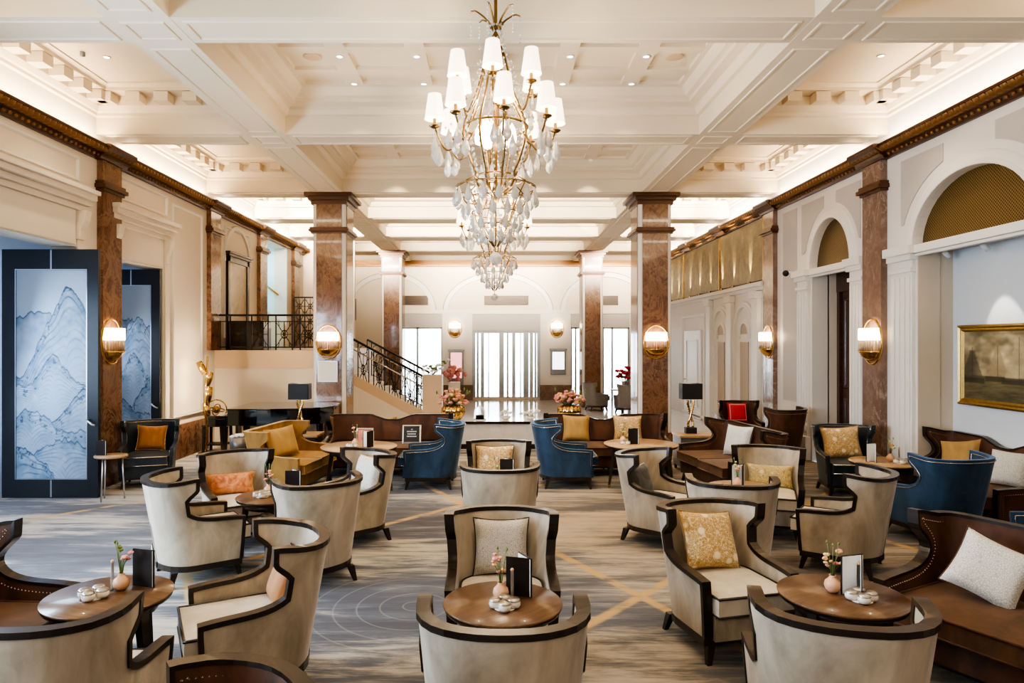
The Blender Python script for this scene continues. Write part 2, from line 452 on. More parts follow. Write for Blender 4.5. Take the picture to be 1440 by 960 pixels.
for i, (y0, y1) in enumerate(bays):
    if y1 < 3: continue
    for sx in (-1, 1):
        x0, x1 = sorted((sx*3.58, sx*XW))
        m = MB().ring(x0, x1, y0, y1, SIDEP)
        modillions(m, x0+.06, x1-.06, y0+.06, y1-.06, 'fb' + ('l' if sx < 0 else 'r'))
        bn += 1
        struct(m.build('trim_%d' % bn, W['ceil']), 'bracketed cornice of a %s side coffer, bay %d from the front' % ('left' if sx < 0 else 'right', i-2))
    m = MB().ring(-2.98, 2.98, y0, y1, CENP)
    if 6 < y0 < 13:
        for x in (-1.9, -.94, .94, 1.9):
            m.box(x-.12, x+.12, y0+.4, y1-.4, CE-.05, CE)
        for k in (.27, .5, .73):
            y = y0+k*(y1-y0); m.box(-2.58, 2.58, y-.09, y+.09, CE-.048, CE)
    bn += 1
    struct(m.build('trim_%d' % bn, W['ceil']), 'stepped moulding of the centre coffer, bay %d from the front' % (i-2))

# --- crown along the side walls
def crown(sx, y0, y1, label, n):
    prof = [(p*.85, 4.74+(z-4.74)*.64) for p, z in [(0,4.74),(.05,4.74),(.07,4.80),(.12,4.84),(.12,4.87),(.20,4.93),(.24,5.0),(.24,5.045),(.20,5.06),(0,5.06)]]
    m = MB().prism([(sx*(XW-p), z) for p, z in prof], 1, y0, y1)
    k = int((y1-y0)/.105)
    for j in range(k):
        y = y0+(j+.5)*(y1-y0)/k
        m.add([(sx*(XW-.11),y-.045,4.832),(sx*(XW-.11),y+.045,4.832),(sx*(XW-.215),y+.04,4.885),(sx*(XW-.215),y-.04,4.885),(sx*(XW-.215),y,4.815)],
              [(0,1,4),(1,2,4),(2,3,4),(3,0,4)], True, 1)
        m.ball((sx*(XW-.085), y, 4.785), .026, 6, 4, mi=1)
    for a, b in BEAMS:
        c0 = (a+b)/2
        if y0 < c0-.4 and c0+.4 < y1:
            m.prism([(sx*(XW-p-.07), z+.001) for p, z in prof[:-1]]+[(sx*XW,4.94),(sx*XW,4.741)], 1, c0-.36, c0+.36)
    o = m.build('trim_%d' % n, [W['crown'], W['crowngold']]); struct(o, label)
crown(-1, YF, 20.6, 'gilded brown crown moulding along the left wall', 31)
crown(1, YF, YB, 'gilded brown crown moulding along the right wall', 32)
m = MB().box(-XW, XW, YB-.16, YB, 5.0, 5.13).box(-XW, XW, YB-.1, YB, 4.92, 5.0)
struct(m.build('trim_33', W['crowngold']), 'brown crown moulding on the far wall')

# --- walls with openings
def wall(m, ax0, ax1, ys, zs, holes):
    # ys, zs: sorted cuts; box for each cell not in holes
    for i in range(len(ys)-1):
        for j in range(len(zs)-1):
            yc = (ys[i]+ys[i+1])/2; zc = (zs[j]+zs[j+1])/2
            if any(h[0] < yc < h[1] and h[2] < zc < h[3] for h in holes): continue
            m.box(ax0, ax1, ys[i], ys[i+1], zs[j], zs[j+1])
def cuts(lo, hi, vals): return sorted(set([lo, hi] + [v for v in vals if lo < v < hi]))
HL = [(-3.4,-1.2,0,3.42),(.1,2.4,0,3.42),(3.7,6.0,0,3.42),(7.0,9.38,0,3.42),(10.32,11.82,0,3.38),(17.1,18.95,1.95,4.72)]
m = MB()
wall(m, -XW-.35, -XW, cuts(YF, YB, [v for h in HL for v in h[:2]]), cuts(0, CE, [v for h in HL for v in h[2:]]), HL)
struct(m.build('wall_left', W['white']), 'cream left wall with tall door openings')

def arch_fill(m, x0, x1, y0, y1, ztop, yc, a, zs, b, n=20):
    """wall above an elliptical arch: from the arch to ztop between y0..y1"""
    def za(y):
        t = (y-yc)/a
        return zs if abs(t) >= 1 else zs+b*math.sqrt(1-t*t)
    ysl = sorted(set([y0,y1]+[yc-a*K(PI*i/n) for i in range(n+1)]))
    for p, q in zip(ysl[:-1], ysl[1:]):
        if q-p < 1e-6: continue
        m.hexa([(x0,p,za(p)),(x1,p,za(p)),(x1,q,za(q)),(x0,q,za(q)),(x0,p,ztop),(x1,p,ztop),(x1,q,ztop),(x0,q,ztop)])
def arch_ring(m, x, y0, yc, a, zs, b, w, th, n=24, legs=0):
    """casing moulding on the wall face, from x to x-th (towards the room)"""
    sg = 1 if th > 0 else -1
    prof = [(0,0),(0,th),(w*.3,th),(w*.38,th*.55),(w*.85,th*.55),(w,0)]
    rows = []
    ang = [PI*i/n for i in range(n+1)]
    pts = [(yc-K(t)*a, zs+S(t)*b, -K(t), S(t)) for t in ang]
    if legs: pts = [(yc-a, zs-legs, -1, 0)]+pts+[(yc+a, zs-legs, 1, 0)]
    for py, pz, ny, nz in pts:
        rows.append([(x-d, py+ny*o, pz+nz*o) for o, d in prof])
    m.grid(rows, smooth=False, flip=True)
ZS = 3.40
# right wall bays: niche bay arch, doorway bay arch, repeats before the camera
AR = [(8.15,1.05,.80),(11.5,.68,.80),(4.55,1.12,.82)]
HR = [(7.05,9.15,0,3.34),(10.86,12.16,0,3.34),(3.4,5.7,0,3.34)]
m = MB()
full = [(7.0,9.3),(10.7,12.3),(3.35,5.75)]
ys = cuts(YF, 14.1, [v for h in HR for v in h[:2]]+[v for h in full for v in h])
wall(m, XW, XW+.3, ys, [0,3.34,ZS,CE], HR+[(a,b,ZS,CE) for a, b in full])
for (yc,a,b), (y0,y1) in zip(AR, full): arch_fill(m, XW, XW+.3, y0, y1, CE, yc, a, ZS, b)
H2 = []
wall(m, XW, XW+.3, [14.1, YB], [0,CE], H2)
struct(m.build('wall_right', W['whiter']), 'cream right wall with arched bays')
for k, (yc,a,b) in enumerate(AR[:2]):
    m = MB(); n = 28
    poly = [(yc-a-.05, ZS-.02)]+[(yc-(a+.05)*K(PI*i/n), ZS+(b+.05)*S(PI*i/n)) for i in range(n+1)]+[(yc+a+.05, ZS-.02)]
    m.prism(poly, 0, XW+.10, XW+.16)
    o = m.build('lunette_grille', W['goldmesh'])
    tag(o, ['gold diamond mesh lunette above the painting niche','gold diamond mesh lunette above the dark doorway'][k], 'grille')
    m = MB(); arch_ring(m, XW, 0, yc, a, ZS, b, .17, .05)
    m.box(XW-.06, XW+.25, yc-a-.14, yc+a+.14, 3.30, 3.41)
    m.box(XW-.03, XW+.02, yc-a-.12, yc+a+.12, 3.26, 3.30)
    bn += 1
    struct(m.build('trim_%d' % (40+k), W['trimw'], bevel=.01), ['white arch casing above the painting niche','white arch casing above the dark doorway'][k])
# niche: back wall and returns
m = MB().box(6.18, 6.3, 7.0, 9.25, 0, 3.4).box(XW+.28, 6.25, 9.15, 9.25, 0, 3.4, 1).box(XW+.003, XW+.3, 9.14, 9.149, 0, 3.3, 1).box(XW+.28, 6.25, 6.95, 7.05, 0, 3.4).box(XW+.28, 6.25, 7.0, 9.25, 3.34, 3.42)
struct(m.build('wall_niche', [W['bluewall'], W['beige']]), 'cool white back wall of the painting niche')
m = MB().box(XW+.28, 6.25, 12.16, 12.3, 0, 3.4).box(XW+.28, 6.25, 10.72, 10.86, 0, 3.4).box(XW+.28, 6.4, 10.8, 12.2, 3.34, 3.42)
struct(m.build('wall_doorway', W['white']), 'deep white reveal of the dark doorway')
# dark double door
t = MB().box(6.2, 6.28, 10.86, 12.16, 0, 3.34)
d = t.build('door_1', W['mahog']); struct(d, 'dark wood panelled door inside the right doorway')
t = MB()
for y0, y1 in ((11.0,11.45),(11.57,12.02)):
    for z0, z1 in ((.25,1.15),(1.3,2.9)):
        rows = [[(6.2-p, y0+i, z0+i),(6.2-p, y1-i, z0+i),(6.2-p, y1-i, z1-i),(6.2-p, y0+i, z1-i)] for i, p in ((0,0),(.015,.02),(.05,.02),(.07,.002))]
        t.grid(rows, cu=True, smooth=False)
t.box(6.13, 6.22, 10.86, 12.16, 3.0, 3.34); t.box(6.14,6.22,10.86,10.95,0,3.3); t.box(6.14,6.22,12.07,12.16,0,3.3)
t.build('door_panel', W['mahog'], d)
MB().tube([(6.17,11.47,1.05),(6.12,11.47,1.05),(6.12,11.40,1.05)], .012).build('door_handle', W['brass'], d)

# grey wall panels with white borders on the right wall
def panel_strip(m, x, y0, y1, z0, z1, yc=None, a=0, zs=0, b=0, th=.012, n=16):
    def lo(y):
        if yc is None: return z0
        t = (y-yc)/a
        return max(z0, zs+b*math.sqrt(max(0,1-t*t)) if abs(t) < 1 else z0)
    for i in range(n):
        p = y0+(y1-y0)*i/n; q = y0+(y1-y0)*(i+1)/n
        lp, lq = lo(p), lo(q)
        if min(lp,lq) >= z1-.02: continue
        lp = min(lp, z1-.001); lq = min(lq, z1-.001)
        m.hexa([(x-th,p,lp),(x,p,lp),(x,q,lq),(x-th,q,lq),(x-th,p,z1),(x,p,z1),(x,q,z1),(x-th,q,z1)])
m = MB()
panel_strip(m, XW, 7.0, 7.72, 4.0, 4.62, 8.15, 1.36, ZS, 1.06)
panel_strip(m, XW, 8.62, 9.5, 3.72, 4.62, 8.15, 1.36, ZS, 1.06)
panel_strip(m, XW, 10.55, 11.3, 3.72, 4.62, 11.5, .95, ZS, 1.05)
panel_strip(m, XW, 11.72, 12.55, 3.72, 4.62, 11.5, .95, ZS, 1.05)
m.box(XW-.012, XW, 12.75, 13.35, 1.0, 4.62)
for y0, y1 in ((9.2,9.7),):
    pass
struct(m.build('trim_50', W['panel']), 'soft grey recessed panels beside the right wall arches')

# fluted white pilasters with capitals on the right wall
def white_pilaster(y0, y1, n, label):
    m = MB().box(XW-.05, XW, y0, y1, 0, 3.36)
    w = (y1-y0)
    for k in range(4):
        y = y0+w*(.14+.24*k); m.box(XW-.065, XW-.05, y-.03*w/.4, y+.03*w/.4, .5, 3.0)
    m.box(XW-.10, XW, y0-.03, y1+.03, 3.22, 3.30); m.box(XW-.14, XW, y0-.06, y1+.06, 3.30, 3.42)
    m.box(XW-.08, XW, y0-.02, y1+.02, 3.06, 3.12); m.box(XW-.10, XW, y0-.03, y1+.03, 0, .42)
    struct(m.build('trim_%d' % n, W['trimw'], bevel=.008), label)
white_pilaster(9.19, 9.68, 51, 'fluted white pilaster left of the painting niche')
white_pilaster(10.42, 10.80, 52, 'fluted white pilaster on the near side of the dark doorway')
white_pilaster(12.24, 12.66, 53, 'fluted white pilaster on the far side of the dark doorway')
white_pilaster(6.66, 7.0, 54, 'fluted white pilaster on the near side of the painting niche')

# brown marble pilasters on both walls
k = 60
for sx in (-1, 1):
    for i, (a, b) in enumerate(BEAMS):
        c0 = (a+b)/2
        if c0 < 2 or (sx < 0 and c0 > 20): continue
        if sx > 0 and c0 > 15: continue
        z0 = 0
        if sx < 0 and c0 > 13.5: z0 = 1.95
        x0, x1 = sorted((sx*XW, sx*(XW-.09)))
        m = MB().box(x0, x1, c0-.25, c0+.25, z0, 4.74)
        for zz, p, e in ((4.32,.03,.03),(4.36,.07,.06),(4.41,.04,.04)):
            x2, x3 = sorted((sx*XW, sx*(XW-.09-p))); m.box(x2, x3, c0-.25-e, c0+.25+e, zz-.025, zz+.03, 1)
        k += 1
        struct(m.build('trim_%d' % k, [W['marble'] if sx < 0 else W['marblel'], W['crown']]), 'brown marble pilaster on the %s wall, number %d from the front' % ('left' if sx < 0 else 'right', i-1))
# marble skirting
m = MB().box(-XW, -XW+.05, 11.95, 13.62, 0, .62).box(-XW, -XW+.06, 9.42, 9.8, 0, .62)
struct(m.build('baseboard_left', W['marble']), 'brown marble dado on the left wall')
m = MB().box(XW-.055, XW, 10.36, 10.86, 0, .02)
for a, b in ((12.7,13.6),(14.12,17.4)): m.box(XW-.05, XW, a, b, 0, .55 if a < 14 else .3)
m.box(6.08, 6.2, 10.86, 12.16, 0, .03)
struct(m.build('baseboard_right', W['marble']), 'brown marble dado on the right wall')

# left wall: cornices over the openings, mouldings
def hood(y0, y1, zt, n, label):
    m = MB()
    for p, za, zb in ((.05,zt+.50,zt+.58),(.10,zt+.58,zt+.66),(.17,zt+.66,zt+.74),(.21,zt+.74,zt+.80)):
        m.box(-XW, -XW+p, y0-.05-p*.4, y1+.05+p*.4, za, zb)
    for y in (y0+.05, y1-.05):
        m.prism([(-XW,zt+.10),(-XW+.05,zt+.10),(-XW+.06,zt+.22),(-XW+.12,zt+.36),(-XW+.15,zt+.5),(-XW,zt+.5)], 1, y-.07, y+.07)
        m.box(-XW, -XW+.03, y-.05, y+.09, 0, zt+.1)
    m.box(-XW, -XW+.02, y0+.14, y1-.14, zt+.02, zt+.5)
    struct(m.build('trim_%d' % n, W['white'], bevel=.008), label)
hood(6.85, 9.46, 3.42, 80, 'cream bracketed hood above the nearer folding door opening')
hood(10.22, 11.95, 3.38, 81, 'cream bracketed hood above the second folding door opening')
m = MB()
def rect_mould(m, sx, y0, y1, z0, z1, w=.05, th=.03):
    x = sx*XW
    rows = [[(x-sx*p,y0+i,z0+i),(x-sx*p,y1-i,z0+i),(x-sx*p,y1-i,z1-i),(x-sx*p,y0+i,z1-i)] for i, p in ((0,0),(.008,th),(w*.6,th),(w,0))]
    m.grid(rows, cu=True, smooth=False)
rect_mould(m, -1, 12.15, 13.4, .75, 4.6);
rect_mould(m, -1, 10.3, 11.95, 4.3, 4.66); rect_mould(m, -1, 7.0, 9.4, 4.32, 4.66)
rect_mould(m, -1, 14.5, 16.0, 2.2, 4.6)
arch_l = MB()
struct(m.build('trim_82', W['trimw']), 'raised panel mouldings on the left wall')
m = MB()
for yc, a in ((15.25,.72),):
    rows = []
    for i in range(25):
        t = PI*i/24
        rows.append([(-XW+d, yc-K(t)*(a+o), 3.85+S(t)*(.75+o)) for o, d in ((0,0),(0,.04),(.08,.04),(.1,0))])
    m.grid(rows, smooth=False)
struct(m.build('trim_83', W['trimw']), 'arched plaster moulding above the tall dark mirror')

# closing walls: behind, far, stair pocket on the left
struct(MB().box(-XW-.4, XW+.4, YF-.2, YF, 0, CE).build('wall_back', W['white']), 'plain wall behind the camera')
m = MB()
XB = [(567,622,460,640),(664,760,465,559),(803,822,460,640),(848,885,460,640)]
SC = YB/960.0
HB = []
for u0, u1, v0, v1 in XB:
    HB.append(((u0-692)*SC, (u1-692)*SC, max(0.0, CAMH-(v1-482)*SC), CAMH-(v0-482)*SC))
xs = cuts(-XW-.4, XW+.4, [v for h in HB for v in h[:2]]); zs = cuts(0, CE, [v for h in HB for v in h[2:]])
for i in range(len(xs)-1):
    for j in range(len(zs)-1):
        xc = (xs[i]+xs[i+1])/2; zc = (zs[j]+zs[j+1])/2
        if any(h[0] < xc < h[1] and h[2] < zc < h[3] for h in HB): continue
        m.box(xs[i], xs[i+1], YB, YB+.25, zs[j], zs[j+1])
struct(m.build('wall_far', W['white']), 'cream far wall of the foyer with windows and entrance')
m = MB()
for xc, a in ((.22,1.85),(-3.75,1.5),(4.2,1.5)):
    rows = []
    for i in range(29):
        t = PI*i/28
        rows.append([(xc-K(t)*(a+o), YB-d, 3.28+S(t)*(1.25+o)) for o, d in ((0,0),(0,.06),(.16,.06),(.2,0))])
    m.grid(rows, smooth=False, flip=True)
m.box(-4.0, -.73, YB-.08, YB, 3.18, 3.32); m.box(-.73, 1.78, YB-.08, YB, 3.16, 3.30); m.box(1.78, 5.2, YB-.08, YB, 3.18, 3.32)
for x0, x1 in ((-1.84,-.73),(1.78,2.9)): m.box(x0, x1, YB-.06, YB, .55, 3.2)
struct(m.build('trim_84', W['trimw']), 'white arches and piers on the far wall')
m = MB()
for x0, x1 in ((-1.84,-.73),(1.78,2.9)): m.box(x0-.02, x1+.02, YB-.09, YB, 0, .55)
struct(m.build('baseboard_far', W['marblel']), 'brown marble base of the far wall piers')
# windows and glazing
for k, h in enumerate(HB):
    m = MB()
    x0,x1,z0,z1 = h
    if k != 1:
        for x in (x0,x1-.05): m.box(x, x+.05, YB+.05, YB+.15, z0, z1)
        m.box(x0, x1, YB+.05, YB+.15, z1-.06, z1)
        xm = x0+(x1-x0)*.36
        m.box(xm-.03, xm+.03, YB+.05, YB+.13, z0, z1)
        o = m.build('window_%d' % (k+1), W['greyframe']); struct(o, ['tall bright window behind the stairs','', 'narrow bright window left of the right far column','tall bright window right of the far column'][k])
        MB().box(x0, x1, YB+.09, YB+.10, z0, z1).build('pane', W['glass'], o)
x0,x1,z0,z1 = HB[1]
rd = thing('revolving_door', 'glass revolving entrance door with grey metal posts', 'door', ((x0+x1)/2, YB+.12, 0))
m = MB(); cx = (x1-x0)/2
m.box(-cx, cx, -.06, .06, z1-.09, z1); m.box(-cx, cx, -.05, .05, 0, .1)
m.build('door_frame', W['doorgrey'], rd)
for fx, w in ((-.96,.10),(-.84,.06),(-.70,.09),(-.52,.03),(-.14,.13),(.04,.05),(.22,.09),(.42,.03),(.58,.14),(.74,.09),(.86,.05),(.96,.10)):
    MB().box(fx*cx-w*.7, fx*cx+w*.7, -.05, .05, .1, z1-.08).build('door_post', W['doorgrey'], rd)
MB().box(-cx, cx, .02, .03, .1, z1-.08).build('pane', W['glass'], rd)
m = MB()
for u0, u1, v1 in ((567,622,459),(664,760,464),(803,822,459),(848,885,459)):
    m.box((u0-692)*SC, (u1-692)*SC, YB-.03, YB, CAMH-(v1-482)*SC, 3.17)
struct(m.build('trim_85', W['panel']), 'soft grey transom panels above the far windows')
# vents over the arches
for u0, u1, lb in ((569,602,'left'),(681,743,'centre'),(848,869,'right')):
    x0, x1 = (u0-692)*SC, (u1-692)*SC
    o = MB().box(x0, x1, YB-.05, YB, 3.50, 3.84).build('wall_vent', W['ventm']); tag(o, 'bronze grille set in the %s arch of the far wall' % lb, 'vent')
    m = MB()
    for i in range(7): m.box(x0+.03, x1-.03, YB-.065, YB-.05, 3.53+i*.043, 3.545+i*.043)
    m.build('louvre', W['dark'], o)
o = MB().box(-XW-4, XW+4, YB+4, YB+4.1, -.2, 9).build('sky_backdrop', W['sky']); struct(o, 'overexposed daylight beyond the entrance')
# blue daylight beyond the folding doors
o = MB().box(-9.6, -9.5, YF, 13.4, -.2, 6).build('sky_backdrop', emit('pale_blue_daylight', (.50,.68,1), .6)); struct(o, 'blue daylight outside the folding doors')
m = MB().box(-9.5, -XW-.35, YF, 13.4, 3.6, 3.7).box(-9.5,-XW-.35,13.3,13.4,0,3.6)
struct(m.build('wall_outer', W['bluewall']), 'cool white ceiling of the side veranda')

# --- columns
def column(x, y, w, d, ht, label, wm='marble'):
    t = thing('column', label, 'column', (x,y,0)); t['kind'] = 'structure'
    m = MB().box(-w/2, w/2, 0, d, 0, ht)
    m.build('column_shaft', W['trimw'], t, bevel=.05, seg=3)
    m = MB()
    for z0, z1 in ((.02,4.32),(4.42,ht-.22)):
        m.box(-w/2+.075, w/2-.075, -.015, 0, z0, z1); m.box(-w/2-.012, -w/2, .09, d-.09, z0, z1); m.box(w/2, w/2+.012, .09, d-.09, z0, z1)
    m.build('marble_facing', W[wm], t)
    m = MB()
    for z0, z1, e in ((4.30,4.34,.03),(4.34,4.38,.07),(4.38,4.42,.05)): m.box(-w/2-e, w/2+e, -e, d+e, z0, z1)
    m.build('column_band', W['crown'], t)
    m = MB()
    for z0, z1, e in ((ht-.22,ht-.14,.03),(ht-.14,ht-.07,.08),(ht-.07,ht+.002,.14)): m.box(-w/2-e, w/2+e, -e, d+e, z0, z1)
    m.build('column_capital', W['crown'], t)
    MB().box(-w/2-.02, w/2+.02, -.02, d+.02, 0, .3).build('column_base', W[wm], t)
    return t
column(-3.27, 13.7, .66, .8, HS, 'near left brown marble column carrying the paper notice')
column(3.27, 13.7, .66, .8, HS, 'near right brown marble column behind the brown sofa')
column(-3.27, 22.2, .66, .8, HS, 'far left brown marble column behind the stairs')
column(3.27, 22.2, .66, .8, HS, 'far right brown marble column by the foyer chairs')

# --- raised landing on the left, with stairs down to the right
m = MB().box(-XW, -3.5, 14.02, 20.6, 0, 1.58)
m.box(-XW, -3.5, 14.0, 20.6, 1.58, 1.95, 1)
struct(m.build('wall_landing', [W['white'], W['tan']]), 'cream wall below the raised landing on the left')
m = MB().box(-XW, -4.15, 20.6, 20.7, 0, CE)
struct(m.build('wall_landing', W['white']), 'cream wall closing the raised landing')
m = MB()
n = 10
for i in range(n):
    x0 = -3.5+i*.2; m.box(x0, x0+.2, 16.55, 18.4, 0, 1.35-(i)*.13)
m.prism([(-3.5,0),(-3.5,1.42),(-1.62,.44),(-1.62,0)], 1, 16.40, 16.55, 1)
m.prism([(-3.5,.0),(-3.5,1.17),(-1.62,.18),(-1.62,0)], 1, 16.385, 16.40)
struct(m.build('stairs', [W['white'], W['tan']]), 'stairs coming down from the landing behind the left column')
struct(MB().box(-1.67, -1.2, 16.3, 16.75, 0, 1.33).build('stair_pier', W['tan'], bevel=.01), 'tan square pier at the foot of the stairs')
# pale stair wall seen through the landing opening
m = MB().box(-7.9, -7.8, 16.8, 19.2, 1.9, 5).box(-7.9, -XW-.3, 16.9, 17.0, 1.9, 5).box(-7.9, -XW-.3, 19.0, 19.1, 1.9, 5).box(-7.9,-XW-.3,16.9,19.1,4.9,5).box(-7.9,-XW,16.9,19.1,1.85,1.95)
struct(m.build('wall_stairwell', paint('pale_aqua_plaster', (.66,.86,.90))), 'pale aqua wall of the upper stairwell')
m = MB().prism([(-7.7,1.95),(-7.7,4.1),(-5.75,2.62),(-5.75,1.95)], 1, 18.82, 18.98)
struct(m.build('stairs', W['tan']), 'stone flight climbing behind the landing opening')
o = MB().tube([(-6.45,18.85,3.83),(-5.9,18.85,3.42)], .03).build('handrail', W['brass']); tag(o, 'brass handrail on the pale stairwell wall', 'handrail')
t = MB().box(-6.32,-6.29,18.85,19.0,3.66,3.73).build('rail_bracket', W['brass'], o)

# --- wrought iron balustrades
def baluster_panel(m, p0, ex, w, z0, z1):
    # ornament in a panel starting at p0 along ex, width w
    def P(a, z, a2=0): return (p0[0]+ex[0]*a, p0[1]+ex[1]*a, z+ex[2]*a)
    cz = (z0+z1)/2; h = (z1-z0)/2
    for sg in (1,-1):
        m.tube([P(0, cz-sg*h), P(w*.5, cz), P(w, cz+sg*h)], .008, 5)
        m.tube([P(w*(.5+.34*S(t)), cz+sg*h-sg*h*.75*abs(K(t))**.8) for t in [PI*(i/8)-PI/2 for i in range(9)]], .008, 5)
    m.tube([P(w*.5+w*.2*K(t), cz+h*.34*S(t)) for t in [2*PI*i/14 for i in range(14)]], .008, 5, closed=True)
    m.tube([P(w*.5, z0), P(w*.5, z1)], .009, 5); m.tube([P(0,cz), P(w,cz)], .007, 5)
def rosette(m, c): m.octa(c, .05)
t = thing('balustrade', 'black wrought iron balustrade along the raised landing', 'balustrade', (0,14.06,1.95))
L0, L1 = -5.62, -3.62
MB().box(L0, L1, -.03, .03, .70, .74).build('handrail', W['iron'], t)
m = MB().box(L0, L1, -.012, .012, .05, .075).box(L0, L1, -.012, .012, .58, .60)
m.build('rail', W['iron'], t)
x = L0; i = 0
ws = [.15,.08,.34,.1,.34,.16,.34,.16,.34]
while x < L1+.01:
    MB().box(x-.012, x+.012, -.012, .012, 0, .70).build('baluster', W['iron'], t)
    w = ws[i % len(ws)]
    if w > .2 and x+w < L1+.02:
        m = MB(); baluster_panel(m, (x,0), (1,0,0), w, .075, .58)
        m.build('scroll_panel', W['iron'], t); m = MB().octa((x+w/2,-.015,.33), .045); m.build('rosette', W['brass'], t)
    x += w; i += 1
t = thing('stair_railing', 'black wrought iron railing sloping down the stairs', 'railing', (-3.35,16.45,0))
sl = -.54
ex = (1,0,sl)
MB().tube([(0,0,2.19),(1.68,0,2.19-.53*1.68)], .03, 6).build('handrail', W['iron'], t)
MB().tube([(0,0,1.95),(1.68,0,1.95+sl*1.68)], .018, 6).build('rail', W['nail'], t)
MB().tube([(0,0,1.22),(1.68,0,1.22+sl*1.68)], .014, 6).build('rail', W['iron'], t)
x = 0; i = 0
while x < 1.66:
    MB().box(x-.011, x+.011, -.011, .011, 1.15+sl*x, 2.19-.53*x).build('baluster', W['iron'], t)
    w = (.12,.26)[i % 2]
    if w > .2:
        m = MB(); baluster_panel(m, (x,0), ex, w, 1.22+sl*x, 1.95+sl*x); m.build('scroll_panel', W['iron'], t)
        m = MB(); m.tube([(x+w/2+.1*K(q), 0, 2.07+sl*(x+w/2)+.1*S(q)) for q in [2*PI*j/12 for j in range(12)]], .008, 5, closed=True); m.build('ring', W['iron'], t)
    x += w; i += 1
# second railing at the far side of the flight
t2 = dup(t, 'far wrought iron stair railing beyond the flight', (-3.35,18.3,0)); t2['category'] = 'railing'
# railing glimpsed on the upper landing by the column
t = thing('balustrade', 'short upright iron railing at the back of the landing', 'balustrade', (-5.62,19.4,1.95))
MB().box(0, .9, -.02, .02, 1.42, 1.46).build('handrail', W['iron'], t)
for i in range(4):
    MB().box(i*.3-.012, i*.3+.012, -.012, .012, 0, 1.42).build('baluster', W['iron'], t)
    if i < 3:
        for z in (.12,.55,.98):
            m = MB(); baluster_panel(m, (i*.3,0), (1,0,0), .3, z, z+.42); m.build('scroll_panel', W['iron'], t)

# --- right wall arcade under the gold mural
m = MB().box(XW-.04, XW, 14.1, 22.0, 3.22, 3.36).box(XW-.14, XW, 14.15, 22.0, 3.30, 3.38)
struct(m.build('trim_90', W['trimw'], bevel=.01), 'white ledge under the gold mural')
mu = thing('mural', 'tall gold leaf mural in panels above the right arcade', 'mural', (XW-.05,0,0))
for i, (y0, y1) in enumerate(((14.2,16.9),(16.95,20.1),(20.15,21.9))):
    MB().box(-.01, .03, y0, y1, 3.42, 4.70).build('mural_panel', W['mural'], mu)
for y in (16.925, 20.125, 14.17): MB().box(-.03, .03, y-.02, y+.02, 3.40, 4.72).build('mural_batten', W['brass'], mu)
for i, y in enumerate((14.9,15.9,16.7,17.6,18.5,19.4,20.6,21.4)):
    t = thing('uplight', 'small ledge uplight at the foot of the gold mural, %s from the near pilaster' % ['first','second','third','fourth','fifth','sixth','seventh','eighth'][i], 'light', (XW-.09,y,3.38), 0, 'mural uplights')
    MB().lathe([(.03,0),(.035,.05),(.02,.055)], 10).build('lamp_body', W['nail'], t)
    MB().lathe([(.022,.051),(.0005,.052)], 10).build('lens', W['spot'], t)
m = MB()
for yc, a in ((15.4,.55),(16.95,.55)):
    arch_ring(m, XW, 0, yc, a, 2.35, .55, .14, .06, 18, legs=2.3)
    arch_ring(m, XW, 0, yc, .26, 2.2, .34, .08, .04, 14)
for y in (14.6,16.2,17.75): m.box(XW-.1, XW, y-.16, y+.16, 0, 3.05); m.box(XW-.15, XW, y-.2, y+.2, 3.05, 3.2)
rect_mould(m, 1, 18.2, 20.4, .05, 2.9, .09, .05)
struct(m.build('trim_91', W['trimw'], bevel=.008), 'white arcade of small arches on the right wall')
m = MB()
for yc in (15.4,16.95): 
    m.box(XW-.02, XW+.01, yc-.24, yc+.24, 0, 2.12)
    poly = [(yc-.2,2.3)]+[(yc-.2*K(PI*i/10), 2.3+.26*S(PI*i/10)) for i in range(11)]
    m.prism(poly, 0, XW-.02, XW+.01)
struct(m.build('trim_92', paint('recess_shade_beige', (.40,.33,.25))), 'flat panels under the small arches with recess shade painted in')  # flat panels; the shade of the recesses is put into a darker beige
d = MB().box(XW-.05, XW, 18.5, 20.1, .0, 2.45).build('door_2', W['trimw'], bevel=.008); struct(d, 'white panelled door in the right arcade')
m = MB(); rect_mould(m, 1, 18.75, 19.85, .3, 2.2, .06, .07); m.build('door_panel', W['trimw'], d)
MB().tube([(XW-.05,19.95,1.05),(XW-.11,19.95,1.05),(XW-.11,19.8,1.05)], .014).build('door_handle', W['brass'], d)
